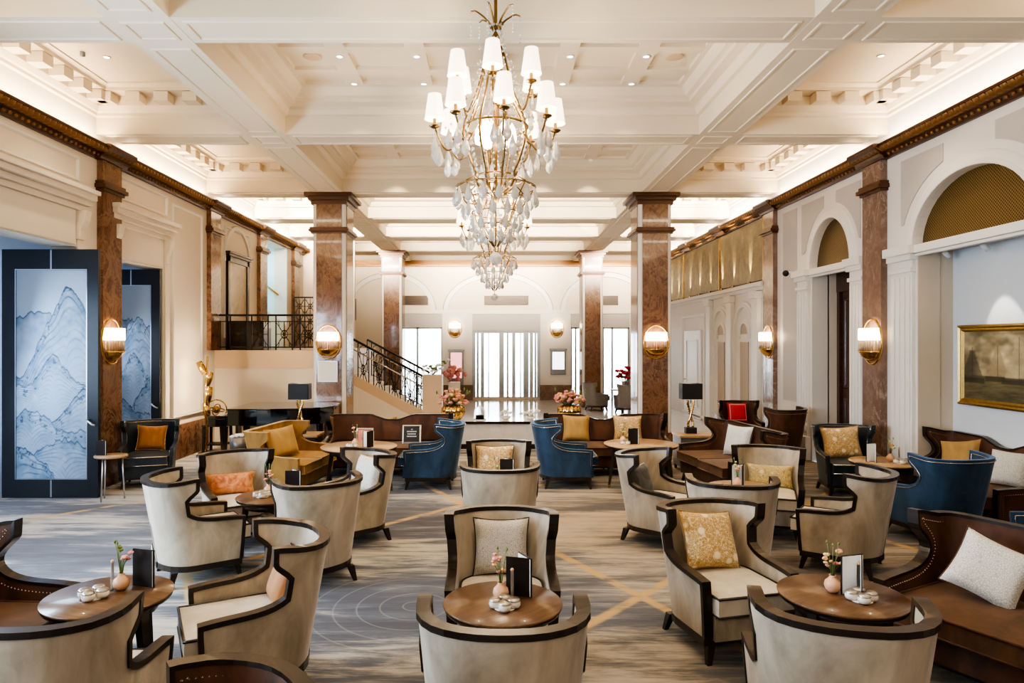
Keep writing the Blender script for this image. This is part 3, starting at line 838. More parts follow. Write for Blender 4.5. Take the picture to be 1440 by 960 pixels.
# ------------------------------------------------------------------ upholstered wing chairs and sofas
YFP = [(.17,.33),(.30,.34),(.50,.35),(.548,.35),(.556,.28),(.562,.19),(.567,.10),(.572,.05),(.580,0),(.592,-.045),(.608,-.082),(.628,-.114),(.652,-.138),(.68,-.152),(.708,-.150),(.733,-.134),(.755,-.110),(.775,-.082),(.792,-.06),(.806,-.048),(.822,-.045),(.86,-.045),(.90,-.045)]
class Seat:
    def __init__(s, W=.77, D=.82, H=.90, rc=.27, th=.065, taper=.06, back=None, tip=.025):
        s.W=W; s.D=D; s.H=H; s.rc=rc; s.th=th; s.taper=taper; s.back=back; s.tip=tip; s.k=D/.82; s.line=False; s.rx = min(rc*1.32, W/2-.03) if W < 1.2 else rc
    def hw(s, z): return s.W/2 - s.taper*(1-min(1,max(0,(z-.17)/(s.H-.17))))
    def yb(s, z): return (-.315-.115*min(1,max(0,(z-.17)/(s.H-.17))))*s.k
    def plan(s, yf, z, off, nside=5, narc=7, nback=None):
        w = s.hw(z)-off; yb = s.yb(z)+off; rx = max(.03, s.rx-off); rc = max(.03, s.rc-off); yf = max(yf*s.k, yb+rc+.002)
        nb = nback or (12 if s.W < 1.2 else 26)
        P = []
        for i in range(nside): P.append((w, yf+(yb+rc-yf)*i/nside, 1, 0))
        for i in range(narc): t = PI/2*i/narc; q = math.hypot(K(t)/rx, S(t)/rc); P.append((w-rx+rx*K(t), yb+rc-rc*S(t), K(t)/rx/q, -S(t)/rc/q))
        for i in range(nb+1): P.append((w-rx-2*(w-rx)*i/nb, yb, 0, -1))
        for i in range(1,narc+1): t = PI/2*i/narc; q = math.hypot(S(t)/rx, K(t)/rc); P.append((-(w-rx)-rx*S(t), yb+rc-rc*K(t), -S(t)/rx/q, -K(t)/rc/q))
        for i in range(1,nside+1): P.append((-w, yb+rc+(yf-yb-rc)*i/nside, -1, 0))
        return P
    def ztop(s, x, y):
        z = s.H + s.tip*max(0,min(1,(y+.30)/.22))
        if s.back: z += s.back(x)
        return z
    def zmap(s, z, x, y):
        t = max(0, (z-.62)/(s.H-.62))
        return z + (s.ztop(x,y)-s.H)*t*t*(3-2*t) if t > 0 else z
    def rows(s, off, z0):
        sc = s.H/.90
        R_ = []
        for z, yf in YFP:
            zz = z*sc
            if zz < z0: continue
            P = s.plan(yf, zz, off)
            R_.append([(p[0], p[1], s.zmap(zz, p[0], p[1])) for p in P])
        return R_
    def shell(s):
        m = MB()
        o = s.rows(0, 0); i = s.rows(s.th, .29)
        m.grid(o, flip=False); m.grid(i, flip=True)
        # close the edge faces
        ii = len(o)-len(i)
        for e in (0, -1):
            A = [r[e] for r in o[ii:]]; B = [r[e] for r in i]
            m.grid([A, B], smooth=False, flip=(e == 0))
            for r in range(ii):
                p, q = o[r][e], o[r+1][e]
                d = (1 if e else -1)*s.th
                m.add([p, q, (q[0]+d,q[1],q[2]), (p[0]+d,p[1],p[2])], [(0,1,2,3)])
        m.grid([o[-1], i[-1]], smooth=False, flip=False)
        return m
    def edge(s, off):
        """points (pos, outward normal) along the whole front/top edge"""
        sc = s.H/.90; E = []
        for z, yf in YFP[:-1]:
            P = s.plan(yf, z*sc, off)[0]; E.append(((P[0],P[1],s.zmap(z*sc,P[0],P[1])),(1,0)))
        for p in s.plan(YFP[-1][1], YFP[-1][0]*sc, off): E.append(((p[0],p[1],s.zmap(s.H,p[0],p[1])),(p[2],p[3])))
        for z, yf in YFP[-2::-1]:
            P = s.plan(yf, z*sc, off)[-1]; E.append(((P[0],P[1],s.zmap(z*sc,P[0],P[1])),(-1,0)))
        return E
    def trim(s, wid, dep, lift=.008):
        E = s.edge(s.th/2); P = [Vector(e[0]) for e in E]; n = len(P); rows = []
        for i in range(n):
            a = (P[i]-P[i-1]).normalized() if i else (P[1]-P[0]).normalized()
            b = (P[i+1]-P[i]).normalized() if i < n-1 else a
            t = (a+b)
            t = t.normalized() if t.length > .05 else a
            N = Vector((E[i][1][0],E[i][1][1],0)); M = t.cross(N).normalized()
            sc = 1/max(.6, t.dot(a))
            if M.z < -.0 and False: M = -M
            # M must point out of the panel: away from the shell middle
            rows.append((P[i], N, M, sc))
        # orientation: at the mid back point M should point up
        mid = rows[n//2]; sg = 1 if mid[2].z > 0 else -1
        G = []
        for p, N, M, sc in rows:
            M = M*sg
            o = M*lift*sc
            G.append([p+N*(wid/2)+o, p+N*(wid/2)-M*(dep-lift)*sc, p-N*(wid/2)-M*(dep-lift)*sc, p-N*(wid/2)+o])
        m = MB(); m.grid(G, cu=True, smooth=False, flip=True)
        m.add(G[0], [(0,1,2,3)]); m.add(G[-1], [(3,2,1,0)])
        return m
    def nails(s, off_in, step, r, only):
        """nailhead studs following the contour on the outside and inside faces"""
        m = MB()
        sc = s.H/.90
        for side, off in ((1,-.004),(-1,s.th+.004)):
            if side != only: continue
            E = s.edge(off); P = [Vector(e[0]) for e in E]; n = len(P); Q = []
            rows = []
            Ms = []
            for i in range(n):
                a = (P[i]-P[i-1]) if i else (P[1]-P[0]); b = (P[i+1]-P[i]) if i < n-1 else a
                t = (a.normalized()+b.normalized()); t = t.normalized() if t.length > .05 else a.normalized()
                N = Vector((E[i][1][0],E[i][1][1],0)); M = t.cross(N).normalized(); Ms.append((M, 1/max(.6,t.dot(a.normalized()))))
            sg = 1 if Ms[n//2][0].z > 0 else -1
            Q = [P[i]-Ms[i][0]*sg*off_in*Ms[i][1] for i in range(n)]
            if s.line:
                m.tube([q for q in Q if q.z > .2], r, 5); continue
            acc = 0
            for i in range(n-1):
                d = (Q[i+1]-Q[i]).length; k = acc
                while k < d:
                    p = Q[i].lerp(Q[i+1], k/d)
                    if p.z > .24: m.octa(p, r)
                    k += step
                acc = k-d
        return m
    def base_rail(s, z0=.125, z1=.175):
        P = s.plan(.33, .17, -.006, 3, 6); pts = [(p[0],p[1]) for p in P]
        return MB().prism(pts[::-1], 2, z0, z1)
def rounded_block(m, x0, x1, y0, y1, z0, z1, crown=.02):
    nx, ny = 10, 10
    rows = []
    for j in range(ny+1):
        v = j/ny; row = []
        for i in range(nx+1):
            u = i/nx
            row.append((x0+(x1-x0)*u, y0+(y1-y0)*v, z1+crown*(4*u*(1-u))**.6*(4*v*(1-v))**.6-.0))
        rows.append(row)
    m.grid(rows)
    e = [(x0,y0),(x1,y0),(x1,y1),(x0,y1)]
    m.add([(x,y,z0) for x,y in e]+[(x,y,z1) for x,y in e], [(3,2,1,0),(0,1,5,4),(1,2,6,5),(2,3,7,6),(3,0,4,7)])
    return m
def pipe_rect(m, x0, x1, y0, y1, z, r=.006):
    return m.tube([(x0,y0,z),(x1,y0,z),(x1,y1,z),(x0,y1,z)], r, 5, closed=True)

def make_seat(kind, name, label, cat, W=.77, D=.82, H=.90, seats=1, back=None, tip=.025, group=None):
    """kind: dict of materials"""
    s = Seat(W, D, H, back=back, tip=tip, rc=.27 if W < 1.2 else .16, th=.05 if W < 1.2 else .06)
    t = thing(name, label, cat, group=group)
    k = D/.82
    s.shell().build('backrest', kind['shell'], t)
    if kind.get('trim'):
        s.trim(s.th+.014, kind.get('tdep',.03)).build('wooden_trim', kind['trim'], t)
    if kind.get('nail'):
        s.line = kind.get('line', False)
        for only in (1,-1): s.nails(kind.get('nin',.045), kind.get('nstep',.026), kind.get('nr',.0075), only).build('nailhead_line', kind['nail'], t)
    iw = s.hw(.3)-s.th-.004
    yfr = .42*k; ybk = -.23*k
    def xlim(y, z, e=.006):
        yb = s.yb(z)+s.th+e; rc = s.rc-s.th; rx = s.rx-s.th; w = s.hw(z)-s.th-e
        if y >= yb+rc: return w
        q = max(0, 1-((yb+rc-y)/rc)**2)
        return w-rx+rx*math.sqrt(q)
    ybk = s.yb(.3)+s.th+.01
    def outline(a, b, y0, y1, z, n=14):
        ys = [y0+(y1-y0)*(j/n)**1.4 for j in range(n+1)]
        return [(max(a,-xlim(y,z)), min(b,xlim(y,z)), y) for y in ys]
    for i in range(seats):
        a = -iw+2*iw*i/seats+.003; b = -iw+2*iw*(i+1)/seats-.003
        O = outline(a, b, ybk, yfr, .30); n = len(O)-1
        m = MB(); rows = []
        for j, (l, r_, y) in enumerate(O):
            v = j/n
            rows.append([(l+(r_-l)*q/10, y, .455+.022*(4*(q/10)*(1-q/10))**.6*(4*v*(1-v))**.6) for q in range(11)])
        m.grid(rows)
        ring = [(l,y) for l,_,y in O]+[(r_,y) for _,r_,y in O[::-1]]
        N = len(ring)
        m.add([(x,y,.335) for x,y in ring]+[(x,y,.455) for x,y in ring], [tuple(range(N))]+[(q,(q+1)%N+0,(q+1)%N+N,q+N)[::-1] for q in range(N)])
        c = m.build('seat_cushion', kind['seat'], t)
        m = MB(); m.tube([(x,y,.455) for x,y in ring], .0095, 5, closed=True); m.tube([(x,y,.337) for x,y in ring], .008, 5, closed=True); m.build('piping', kind['pipe'], c)
    O = outline(-iw-.01, iw+.01, ybk, .365*k, .17)
    MB().prism([(l,y) for l,_,y in O]+[(r_,y) for _,r_,y in O[::-1]], 2, .16, .335).build('seat_apron', kind['shell'], t)
    s.base_rail().build('base_rail', kind['leg'], t)
    hw = s.hw(.17)
    xs = [-hw+.06, hw-.06] + ([0] if W > 1.5 else [])
    for x in xs:
        for y, sy in ((.29*k,1),(-.22*k,-1)):
            sx = (x > 0)-(x < 0)
            MB().taper((x+sx*.03,y+sy*.035,0), .016, (x,y,.13), .028).build('leg', kind['leg'], t)
    return t
W_ = W
GREY = dict(shell=W['velvet'], trim=W['dark'], seat=W['cream'], pipe=W['dark'], leg=W['dark'])
BLUE = dict(shell=W['blue'], nail=W['nail'], line=True, nin=.03, nr=.005, seat=W['blue'], pipe=W['nail'], leg=W['dark'])
NAVY = dict(shell=W['navy'], nail=W['nail'], line=True, nin=.03, nr=.0045, seat=W['navy'], pipe=W['nail'], leg=W['dark'])
BROWN = dict(shell=W['brown'], trim=W['dark'], tdep=.02, nail=W['nail'], nin=.055, nstep=.024, nr=.006, seat=W['brownseat'], pipe=W['brown'], leg=W['dark'])
OCHRE = dict(shell=W['ochre'], trim=W['ochre'], tdep=.02, seat=W['ochre'], pipe=W['ochre'], leg=W['dark'])

# grey wing chairs (x, y, rz, label)
G = [
 (.05,3.22,0,'grey velvet wing chair seen from behind before the front centre table'),
 (.065,4.61,180,'grey wing chair facing us behind the front centre table, grey scroll cushion inside'),
 (.075,6.80,0,'grey wing chair seen from behind in mid aisle, facing the gold floral cushion'),
 (.08,8.08,180,'grey wing chair facing us with a gold floral cushion, between the two blue chairs'),
 (-2.70,6.20,-55,'grey wing chair showing its broad pale back beside the folding doors'),
 (-2.70,7.28,215,'grey wing chair holding the long orange bolster cushion'),
 (-1.60,6.10,33,'grey wing chair with rounded back to us, right of the orange bolster table'),
 (-1.48,7.34,131,'grey wing chair with pale striped cushion behind the round backed one'),
 (-1.45,4.19,118,'large grey wing chair facing left with a rust cushion, by the front left table'),
 (-2.03,3.24,2,'grey wing chair cut by the frame, back to us before the front left table'),
 (1.62,4.84,194,'grey wing chair facing us with a gold damask cushion at an angle'),
 (1.62,3.25,-12,'grey wing chair with curved back to us before the front right table'),
 (1.78,7.34,228,'grey wing chair in profile with a small charcoal cushion'),
 (2.12,6.10,-10,'grey wing chair with its back to us behind the angled gold damask cushion chair'),
 (3.08,7.62,158,'grey wing chair with a long gold green lumbar cushion'),
 (3.32,6.42,54,'grey wing chair facing left away from the blue velvet barrel chair'),
]
g0 = make_seat(GREY, 'wing_chair', G[0][3], 'armchair', group='grey wing chairs around the small tables')
GC = []
for i, (x,y,r,lb) in enumerate(G):
    o = g0 if i == 0 else dup(g0, lb)
    o.location = (x,y,0); o.rotation_euler = (0,0,R(r)); GC.append((x,y,r))
B = [
 (-.88,10.10,91,'blue wing chair in profile facing left to the long brown sofa table'),
 (1.06,10.15,-91,'bright blue wing chair in profile facing right, beside the gold cushioned sofa'),
 (4.78,7.34,12,'blue velvet wing chair with its rounded back to us near the niche sofa'),
 (4.97,5.75,70,'blue wing chair cut off by the right edge of the frame'),
]
b0 = make_seat(BLUE, 'wing_chair', B[0][3], 'armchair', .84, .92, .92, group='blue velvet wing chairs')
for i, (x,y,r,lb) in enumerate(B):
    o = b0 if i == 0 else dup(b0, lb)
    o.location = (x,y,0); o.rotation_euler = (0,0,R(r))
n0 = make_seat(NAVY, 'wing_chair', 'navy leather wing chair with a gold medallion cushion by the right pilaster', 'armchair', .80, .84, .92)
n0.location = (4.97,9.58,0); n0.rotation_euler = (0,0,R(170))
n1 = dup(n0, 'near black wing chair with an orange cushion beside the folding door', (-5.12,10.2,0), 198)
w0 = make_seat(BROWN, 'wing_chair', 'brown nailhead wing chair cut by the bottom edge of the frame', 'armchair', .80, .84, .87)
w0.location = (-1.02,2.22,0); w0.rotation_euler = (0,0,R(126))
w1 = dup(w0, 'brown wing chair with a red cushion near the white arcade', (4.85,13.35,0), 178)
w2 = dup(w0, 'brown barrel chair with its back to us by the marble dado', (5.1,12.1,0), 20)
for o in (w1, w2): o.scale = (.95,.95,1.08)

def hump(x):
    a = abs(x)
    return .035 if a > .36 else (-.055 if a < .10 else -.055+.09*((a-.10)/.26)**1.0)
SOF = [
 (-1.68,11.10,180,2.08,hump,'long brown sofa with a dipped back holding two framed cards'),
 (1.86,11.12,180,2.02,hump,'brown sofa with dipped back and two gold cushions before the right column'),
 (3.36,9.72,97,1.75,None,'tobacco brown sofa facing left with a pale upright cushion'),
 (5.68,8.10,90,1.95,hump,'brown sofa with dipped back standing in the painting niche'),
 (3.31,3.82,118,2.0,None,'dark brown velvet sofa at the lower right with a pale scroll cushion'),
 (-3.10,3.46,-94,2.0,None,'dark brown sofa cut off by the left edge of the frame'),
]
sofas = []
for x,y,r,w,bk,lb in SOF:
    o = make_seat(BROWN, 'wing_sofa', lb, 'sofa', w, .88, .86 if bk and abs(x) < 3 else .90, 2, bk, tip=.05, group='brown wing sofas')
    o.location = (x,y,0); o.rotation_euler = (0,0,R(r)); sofas.append(o)
o = make_seat(OCHRE, 'wing_sofa', 'golden ochre velvet loveseat in front of the grand piano', 'sofa', 1.45, .84, .90, 2, None, tip=.0)
o.location = (-2.86,9.80,0); o.rotation_euler = (0,0,R(-97)); och = o
# low brown sofa back seen beyond the long brown sofa
o = make_seat(dict(shell=W['ochre'], seat=W['ochre'], pipe=W['ochre'], leg=W['dark']), 'bench_seat', 'low tan upholstered bench behind the long brown sofa', 'bench', 1.2, .6, .72, 1)
o.location = (-2.35,12.6,0)

# ------------------------------------------------------------------ cushions
def pillow(w, h, t, n=14):
    m = MB(); A = []; Bk = []
    for j in range(n+1):
        v = -1+2*j/n; ra = []; rb = []
        for i in range(n+1):
            u = -1+2*i/n
            pin = 1-.10*(1-u*u)*abs(v)**3 ; pin2 = 1-.10*(1-v*v)*abs(u)**3
            x = u*w/2*pin2; z = v*h/2*pin
            d = t/2*((1-u**4)*(1-v**4))**.55
            ra.append((x,-d,z)); rb.append((x,d,z))
        A.append(ra); Bk.append(rb)
    m.grid(A); m.grid(Bk, flip=True)
    return m
def pillow_edge(w, h, n=14, r=.006):
    pts = []
    for k in range(4*n):
        s, q = divmod(k, n); u = -1+2*q/n
        x, z = [(u,-1),(1,u),(-u,1),(-1,-u)][s]
        pin = 1-.10*(1-x*x)*abs(z)**3; pin2 = 1-.10*(1-z*z)*abs(x)**3
        pts.append((x*w/2*pin2, 0, z*h/2*pin))
    return MB().tube(pts, r, 6, closed=True)
def on_seat(sx, sy, rz, lx, ly, z):
    a = R(rz); return (sx+lx*K(a)-ly*S(a), sy+lx*S(a)+ly*K(a), z)
def cushion(seat, lx, ly, z, w, h, t, mat, label, pipe=None, yaw=0, tilt=14, roll=0, border=None):
    sx, sy, rz = seat
    o = pillow(w,h,t).build('cushion', mat)
    tag(o, label, 'cushion')
    # local -y side of the pillow looks forward (towards +y of the chair) after a half turn
    M = Matrix.Translation(on_seat(sx,sy,rz,lx,ly,z)) @ Matrix.Rotation(R(rz+180+yaw),4,'Z') @ Matrix.Rotation(R(-tilt),4,'X') @ Matrix.Rotation(R(roll),4,'Y')
    o.matrix_world = M
    if pipe: pillow_edge(w,h).build('piping', pipe, o)
    if border:
        m = MB()
        pts = [(-w*.36,0,-h*.36),(w*.36,0,-h*.36),(w*.36,0,h*.36),(-w*.36,0,h*.36)]
        rows = [[(x*q, -t/2*((1-(min(.99,abs(x*q)/(w/2)))**4)*(1-(min(.99,abs(z*q)/(h/2)))**4))**.55-.003, z*q) for (x,_,z) in
                 [(pts[a][0]+(pts[(a+1)%4][0]-pts[a][0])*i/6,0,pts[a][2]+(pts[(a+1)%4][2]-pts[a][2])*i/6) for a in range(4) for i in range(6)]] for q in (1.0,1.12)]
        m.grid(rows, cu=True, smooth=True); m.build('border_band', border, o)
    return o
GS = lambda i: GC[i]
cushion(GS(1), .0, -.24, .655, .40, .40, .15, W['cgrey'], 'grey scroll cushion with dark piping on the front centre chair', W['dark'], 0, 14)
cushion(GS(3), .05, -.22, .66, .48, .40, .16, W['cdamask'], 'gold floral cushion on the chair between the two blue ones', W['dark'], 0, 14)
cushion(GS(5), .05, -.17, .575, .52, .24, .14, W['corange'], 'long orange bolster cushion with a gold band', W['brass'], -12, 12)
cushion(GS(7), .06, -.2, .66, .40, .40, .15, W['cwhite'], 'pale striped cushion inside the chair behind the round backed one', W['cgreen'], 10, 20)
cushion(GS(8), .08, -.2, .60, .40, .36, .16, W['corangep'], 'rust cushion tucked inside the large grey chair facing left', W['dark'], 0, 22)
cushion(GS(10), .0, -.15, .665, .44, .42, .16, W['cdamask'], 'gold damask cushion tilted on the grey chair right of the aisle', W['cgold'], 6, 26, 6)
cushion(GS(12), .02, -.2, .60, .36, .34, .15, W['cblack'], 'charcoal cushion with pale edge in the profile grey chair', W['cwhite'], 0, 20)
cushion(GS(14), -.02, -.18, .585, .50, .26, .14, W['cgreen'], 'long gold green lumbar cushion on the grey chair', None, 0, 14)
cushion((4.97,9.58,170), .02, -.15, .68, .52, .46, .17, W['cdamask'], 'gold medallion cushion on the navy leather chair', W['cgold'], 0, 16, -4)
cushion((-5.12,10.2,198), .0, -.2, .655, .42, .38, .15, W['corangep'], 'burnt orange cushion on the near black chair', W['brass'], 0, 14, 3)
cushion((4.85,13.35,178), .0, -.18, .72, .40, .40, .14, W['cred'], 'bright red cushion with a pale border on the far brown chair', None, 0, 14, 0, W['credl'])
cushion((1.86,11.12,180), .46, -.24, .68, .46, .44, .16, W['cgold'], 'plain gold satin cushion at the left of the right hand sofa', None, 0, 14, 2)
cushion((1.86,11.12,180), -.40, -.26, .68, .48, .42, .16, W['cdamask'], 'gold patterned cushion at the right of the sofa by the column', W['cgold'], 0, 12)
cushion((3.36,9.72,97), .10, -.2, .69, .44, .46, .15, W['cwhite'], 'pale grey cushion standing on the tobacco sofa', W['cblack'], 26, 16, 0)
cushion((5.68,8.10,90), .42, -.16, .69, .46, .42, .16, W['cgold'], 'plain gold cushion on the niche sofa', None, 30, 24, -10)
cushion((5.68,8.10,90), -.40, -.16, .68, .46, .42, .16, W['cwhite'], 'cream cushion at the near end of the niche sofa', W['brown'], 24, 20)
cushion((3.31,3.82,118), .52, -.10, .66, .42, .40, .17, W['cwhite'], 'pale scroll cushion with dark edge on the lower right sofa', W['brown'], 24, 26, 22)
cushion((-2.86,9.80,-97), .02, -.16, .68, .52, .44, .17, W['cgold'], 'ochre satin cushion on the golden loveseat', None, -30, 18, -4)

# ------------------------------------------------------------------ round tables
def round_table(label, x, y, dia, ht, top='walnut', legs=3, rot=0):
    t = thing('round_table', label, 'table', (x,y,0), rot)
    r = dia/2
    MB().lathe([(.001,ht-.028),(r-.03,ht-.028),(r-.008,ht-.018),(r,ht-.006),(r-.003,ht),(.001,ht)], 48).build('table_top', W[top], t)
    MB().lathe([(.001,ht-.045),(r-.035,ht-.045),(r-.012,ht-.034),(r-.006,ht-.02)], 48).build('edge_band', W['dark'], t)
    m = MB().lathe([(r*.72,ht-.10),(r*.75,ht-.10),(r*.75,ht-.045),(r*.72,ht-.045)], 32); m.build('apron', W['dark'], t)
    for i in range(legs):
        a = 2*PI*i/legs
        n = len(bpy.data.objects)
        c0 = (r*.70*K(a), r*.70*S(a), ht-.045); c1 = (r*.86*K(a), r*.86*S(a), .04)
        l = MB().taper(c0, .030, c1, .016).build('leg', W['dark'], t)
        MB().taper(c1, .0162, (c1[0],c1[1],0), .0155).build('foot_cap', W['brass'], l)
    return (x,y,ht)
TABS = [
 ('small round walnut table at the front centre', .06,3.88,.68,.63,'walnut',4,45,'front centre table'),
 ('small round walnut table at the front left', -2.24,3.99,.70,.63,'walnut',4,-20,'front left table'),
 ('small round walnut table at the front right', 2.05,4.0,.71,.63,'walnut',4,30,'front right table'),
 ('small round walnut table beside the orange bolster chair', -2.13,6.62,.68,.62,'walnut',4,15,'table by the orange bolster'),
 ('large round pale table in front of the long brown sofa', -1.86,9.55,1.06,.66,'oak',4,20,'table by the long brown sofa'),
 ('large round pale table in front of the gold cushioned sofa', 2.13,9.78,1.05,.66,'oak',4,70,'table by the gold cushioned sofa'),
 ('small round table half hidden inside the right hand ring of grey chairs', 2.55,6.98,.68,.63,'oak',4,10,'table in the right ring of chairs'),
 ('pale topped round table between the navy chair and the niche sofa', 4.84,8.42,.80,.64,'oak',4,40,'table by the niche sofa'),
 ('small round table hidden between the two mid aisle chairs', .08,7.43,.60,.62,'walnut',4,45,'mid aisle table'),
]
TP = [round_table(*a[:8]) for a in TABS]

# things on the tables
def make_menu(label, loc, rz, w=.155, h=.225, open_=46):
    t = thing('menu_card', label, 'menu', loc, rz)
    rz0 = rz; t.rotation_euler = (0,0,R(rz-180+80))
    a = R(open_/2)
    for sg, nm in ((1,'cover'),(-1,'cover')):
        d = (sg*S(a)*w, K(a)*w); n = (-sg*K(a)*.005, S(a)*.005)
        pts = [(0,0),(d[0],d[1]),(d[0]+n[0],d[1]+n[1]),(n[0],n[1])]
        MB().prism(pts, 2, 0, h).build(nm, W['menu'], t)
        q = [(n[0]*1.1,n[1]*1.1+.004),(d[0]*.95+n[0]*1.1,d[1]*.95+n[1]*1.1),(d[0]*.95+n[0]*1.8,d[1]*.95+n[1]*1.8),(n[0]*1.8,n[1]*1.8+.004)]
        MB().prism(q, 2, .004, h-.006).build('page', W['paper'], t)
    return t
def make_caddy(label, loc, rz=0):
    t = thing('condiment_set', label, 'condiments', loc, rz)
    MB().lathe([(.001,.0),(.060,.0),(.062,.005),(.001,.005)], 24).build('tray', W['china'], t)
    for i in range(4):
        a = 2*PI*i/4+.5; c = (.052*K(a), .052*S(a), .006)
        j = MB().lathe([(.001,0),(.030,0),(.036,.014),(.035,.03),(.031,.036)], 14, c).build('jar', W['china'], t)
        MB().lathe([(.034,.034),(.034,.042),(.026,.049),(.001,.05)], 14, c).build('lid', W['silverframe'], j)
    return t
def make_vase(label, loc, rz=0):
    t = MB().lathe([(.001,0),(.024,.0),(.040,.018),(.047,.042),(.042,.066),(.024,.083),(.017,.094),(.020,.102),(.016,.100),(.012,.085)], 20).build('bud_vase', W['peach'])
    t.location = loc; t.rotation_euler = (0,0,R(rz)); return tag(t, label, 'vase')
def petals(m, c, r, n=6, mi=0):
    for i in range(n):
        a = 2*PI*i/n+random.random(); e = random.uniform(.1,.9)
        d = Vector((K(a)*K(e), S(a)*K(e), S(e)))
        p = Vector(c)+d*r*.55
        m.ball(p, r*.55, 6, 4, .8, mi)
    m.ball(c, r*.5, 6, 4, 1, mi)
def make_sprig(label, loc, mats, n=6, h=.14, spread=.05, rz=0, fr=.018):
    t = thing('flower_sprig', label, 'flowers', loc, rz)
    st = MB(); fm = [MB() for _ in mats]
    for i in range(n):
        a = random.random()*2*PI; rr = spread*random.random()**.5; hh = h*random.uniform(.35,1)
        e = (rr*K(a), rr*S(a), hh)
        st.tube([(0,0,-.06),(e[0]*.3,e[1]*.3,hh*.5),e], .002, 4)
        petals(fm[i % len(mats)], e, fr*random.uniform(.7,1.2))
    for k in range(3):
        a = random.random()*6.28; st.tube([(0,0,-.05),(.02*K(a),.02*S(a),h*.7),(.035*K(a),.035*S(a),h*1.25)], .0022, 4)
        st.ball((.035*K(a),.035*S(a),h*1.25), .007, 5, 3, 1.6)
    st.build('stem', W['leaf'], t)
    for m, mt in zip(fm, mats):
        if m.v: m.build('blossom', W[mt], t)
    return t
def make_stirrer(label, loc):
    t = thing('glass_tube_vase', label, 'tube vase', loc)
    MB().lathe([(.001,0),(.016,0),(.016,.004),(.009,.008),(.009,.17),(.0075,.17),(.0075,.01)], 12).build('tube', W['rod'], t)
    MB().ball((0,0,.173), .011, 8, 5).build('stopper', W['peach'], t)
    return t
def on_tab(i, dx, dy, dz=0): x,y,z = TP[i]; return (x+dx, y+dy, z+dz)
DRESS = [
 (0,(.17,.06),150,(.01,-.09),(-.01,.03),('pink','peachf'),1),
 (1,(.21,.11),152,(-.06,-.05),(.03,.08),('pink','pink','leaf'),1),
 (2,(.14,.04),229,(.06,-.10),(-.04,.03),('yellowf','peachf','pink'),1),
 (3,(.25,.10),170,(-.08,-.06),(-.05,.04),('peachf','pink'),0),
 (4,(.22,-.06),229,(-.08,-.10),(-.06,.02),('peachf','pink'),1),
 (5,(-.04,-.07),170,(-.22,-.05),(-.24,.07),('peachf','yellowf'),0),
 (6,(.05,.06),229,(-.25,-.12),(-.04,-.0),('peachf','yellowf'),0),
 (7,(-.10,.02),232,(.12,-.14),(.06,-.02),('peachf','yellowf','leaf'),1),
]
for i,(dx,dy),rz,(cx,cy),(vx,vy),fl,stirrer in DRESS:
    nm = TABS[i][8]
    make_menu('black folded menu standing on the '+nm, on_tab(i,dx,dy), rz)
    make_caddy('white china condiment pots on the '+nm, on_tab(i,cx,cy), rz)
    make_vase('round peach bud vase on the '+nm, on_tab(i,vx,vy))
    make_sprig('small blossom sprig on the '+nm, on_tab(i,vx,vy,.10), fl, 8, .15, .055)
    if stirrer: make_stirrer('thin glass tube beside the pots on the '+nm, on_tab(i,cx+.045,cy+.115))
make_menu('black folded menu on the mid aisle table in front of the gold floral cushion', on_tab(8,.16,-.05), 165)
make_vase('small peach bud vase on the mid aisle table', on_tab(8,-.02,.0))
make_sprig('pink blossom sprig on the mid aisle table', on_tab(8,-.02,0,.10), ('pink','whitef'), 6, .10, .05)

# square lamp tables and lamps
def lamp_table(label, x, y, w, d, ht, top='oak', side='cblack', rz=0):
    t = thing('side_table', label, 'side table', (x,y,0), rz)
    MB().box(-w/2,w/2,-d/2,d/2,ht-.04,ht).build('table_top', W[top], t, bevel=.006)
    MB().box(-w/2+.02,w/2-.02,-d/2+.02,d/2-.02,.08,ht-.04).build('cabinet_body', W[side], t)
    for sx in (-1,1):
        for sy in (-1,1): MB().taper((sx*(w/2-.05),sy*(d/2-.05),0),.018,(sx*(w/2-.05),sy*(d/2-.05),.08),.022).build('leg', W['dark'], t)
    MB().box(-w/2+.05,w/2-.05,-d/2+.012,-d/2+.02,.14,ht-.08).build('door_panel', W[side], t)
lamp_table('square side table with pale top carrying the left black lamp', -3.12,11.35,.55,.5,.60,'oak','dark')
lamp_table('square side table with pale top carrying the right black lamp', 3.35,11.3,.62,.5,.60,'oak','bucket')
def table_lamp(label, loc):
    t = thing('table_lamp', label, 'lamp', loc)
    MB().box(-.09,.09,-.06,.06,0,.10).build('lamp_base', W['black'], t, bevel=.006)
    m = MB()
    for ph in (0,PI):
        m.tube([(.035*K(7*z+ph)*(1+.4*S(20*z)), .035*S(7*z+ph), .10+z) for z in [i*.02 for i in range(23)]], [.02+.007*S(9*i/3) for i in range(23)], 7)
    m.build('twisted_stem', W['gold'], t)
    MB().tube([(0,0,.5),(0,0,.62)], .008, 6).build('rod', W['brass'], t)
    m = MB(); w, d = .165, .11; h0, h1 = .57, .83
    for a, b, z in (((-w,-d),(w,d),0),):
        m.box(-w,w,-d,-d+.006,h0,h1); m.box(-w,w,d-.006,d,h0,h1); m.box(-w,-w+.006,-d,d,h0,h1); m.box(w-.006,w,-d,d,h0,h1)
    s = m.build('lamp_shade', W['black'], t)
    MB().box(-w+.008,w-.008,-d+.008,d-.008,h1-.05,h1-.045).build('diffuser', W['glow'], s)
table_lamp('black shaded table lamp with twisted gold stem before the grand piano', (-3.18,11.3,.60))
table_lamp('black shaded table lamp with twisted gold stem beside the right column', (3.30,11.35,.60))
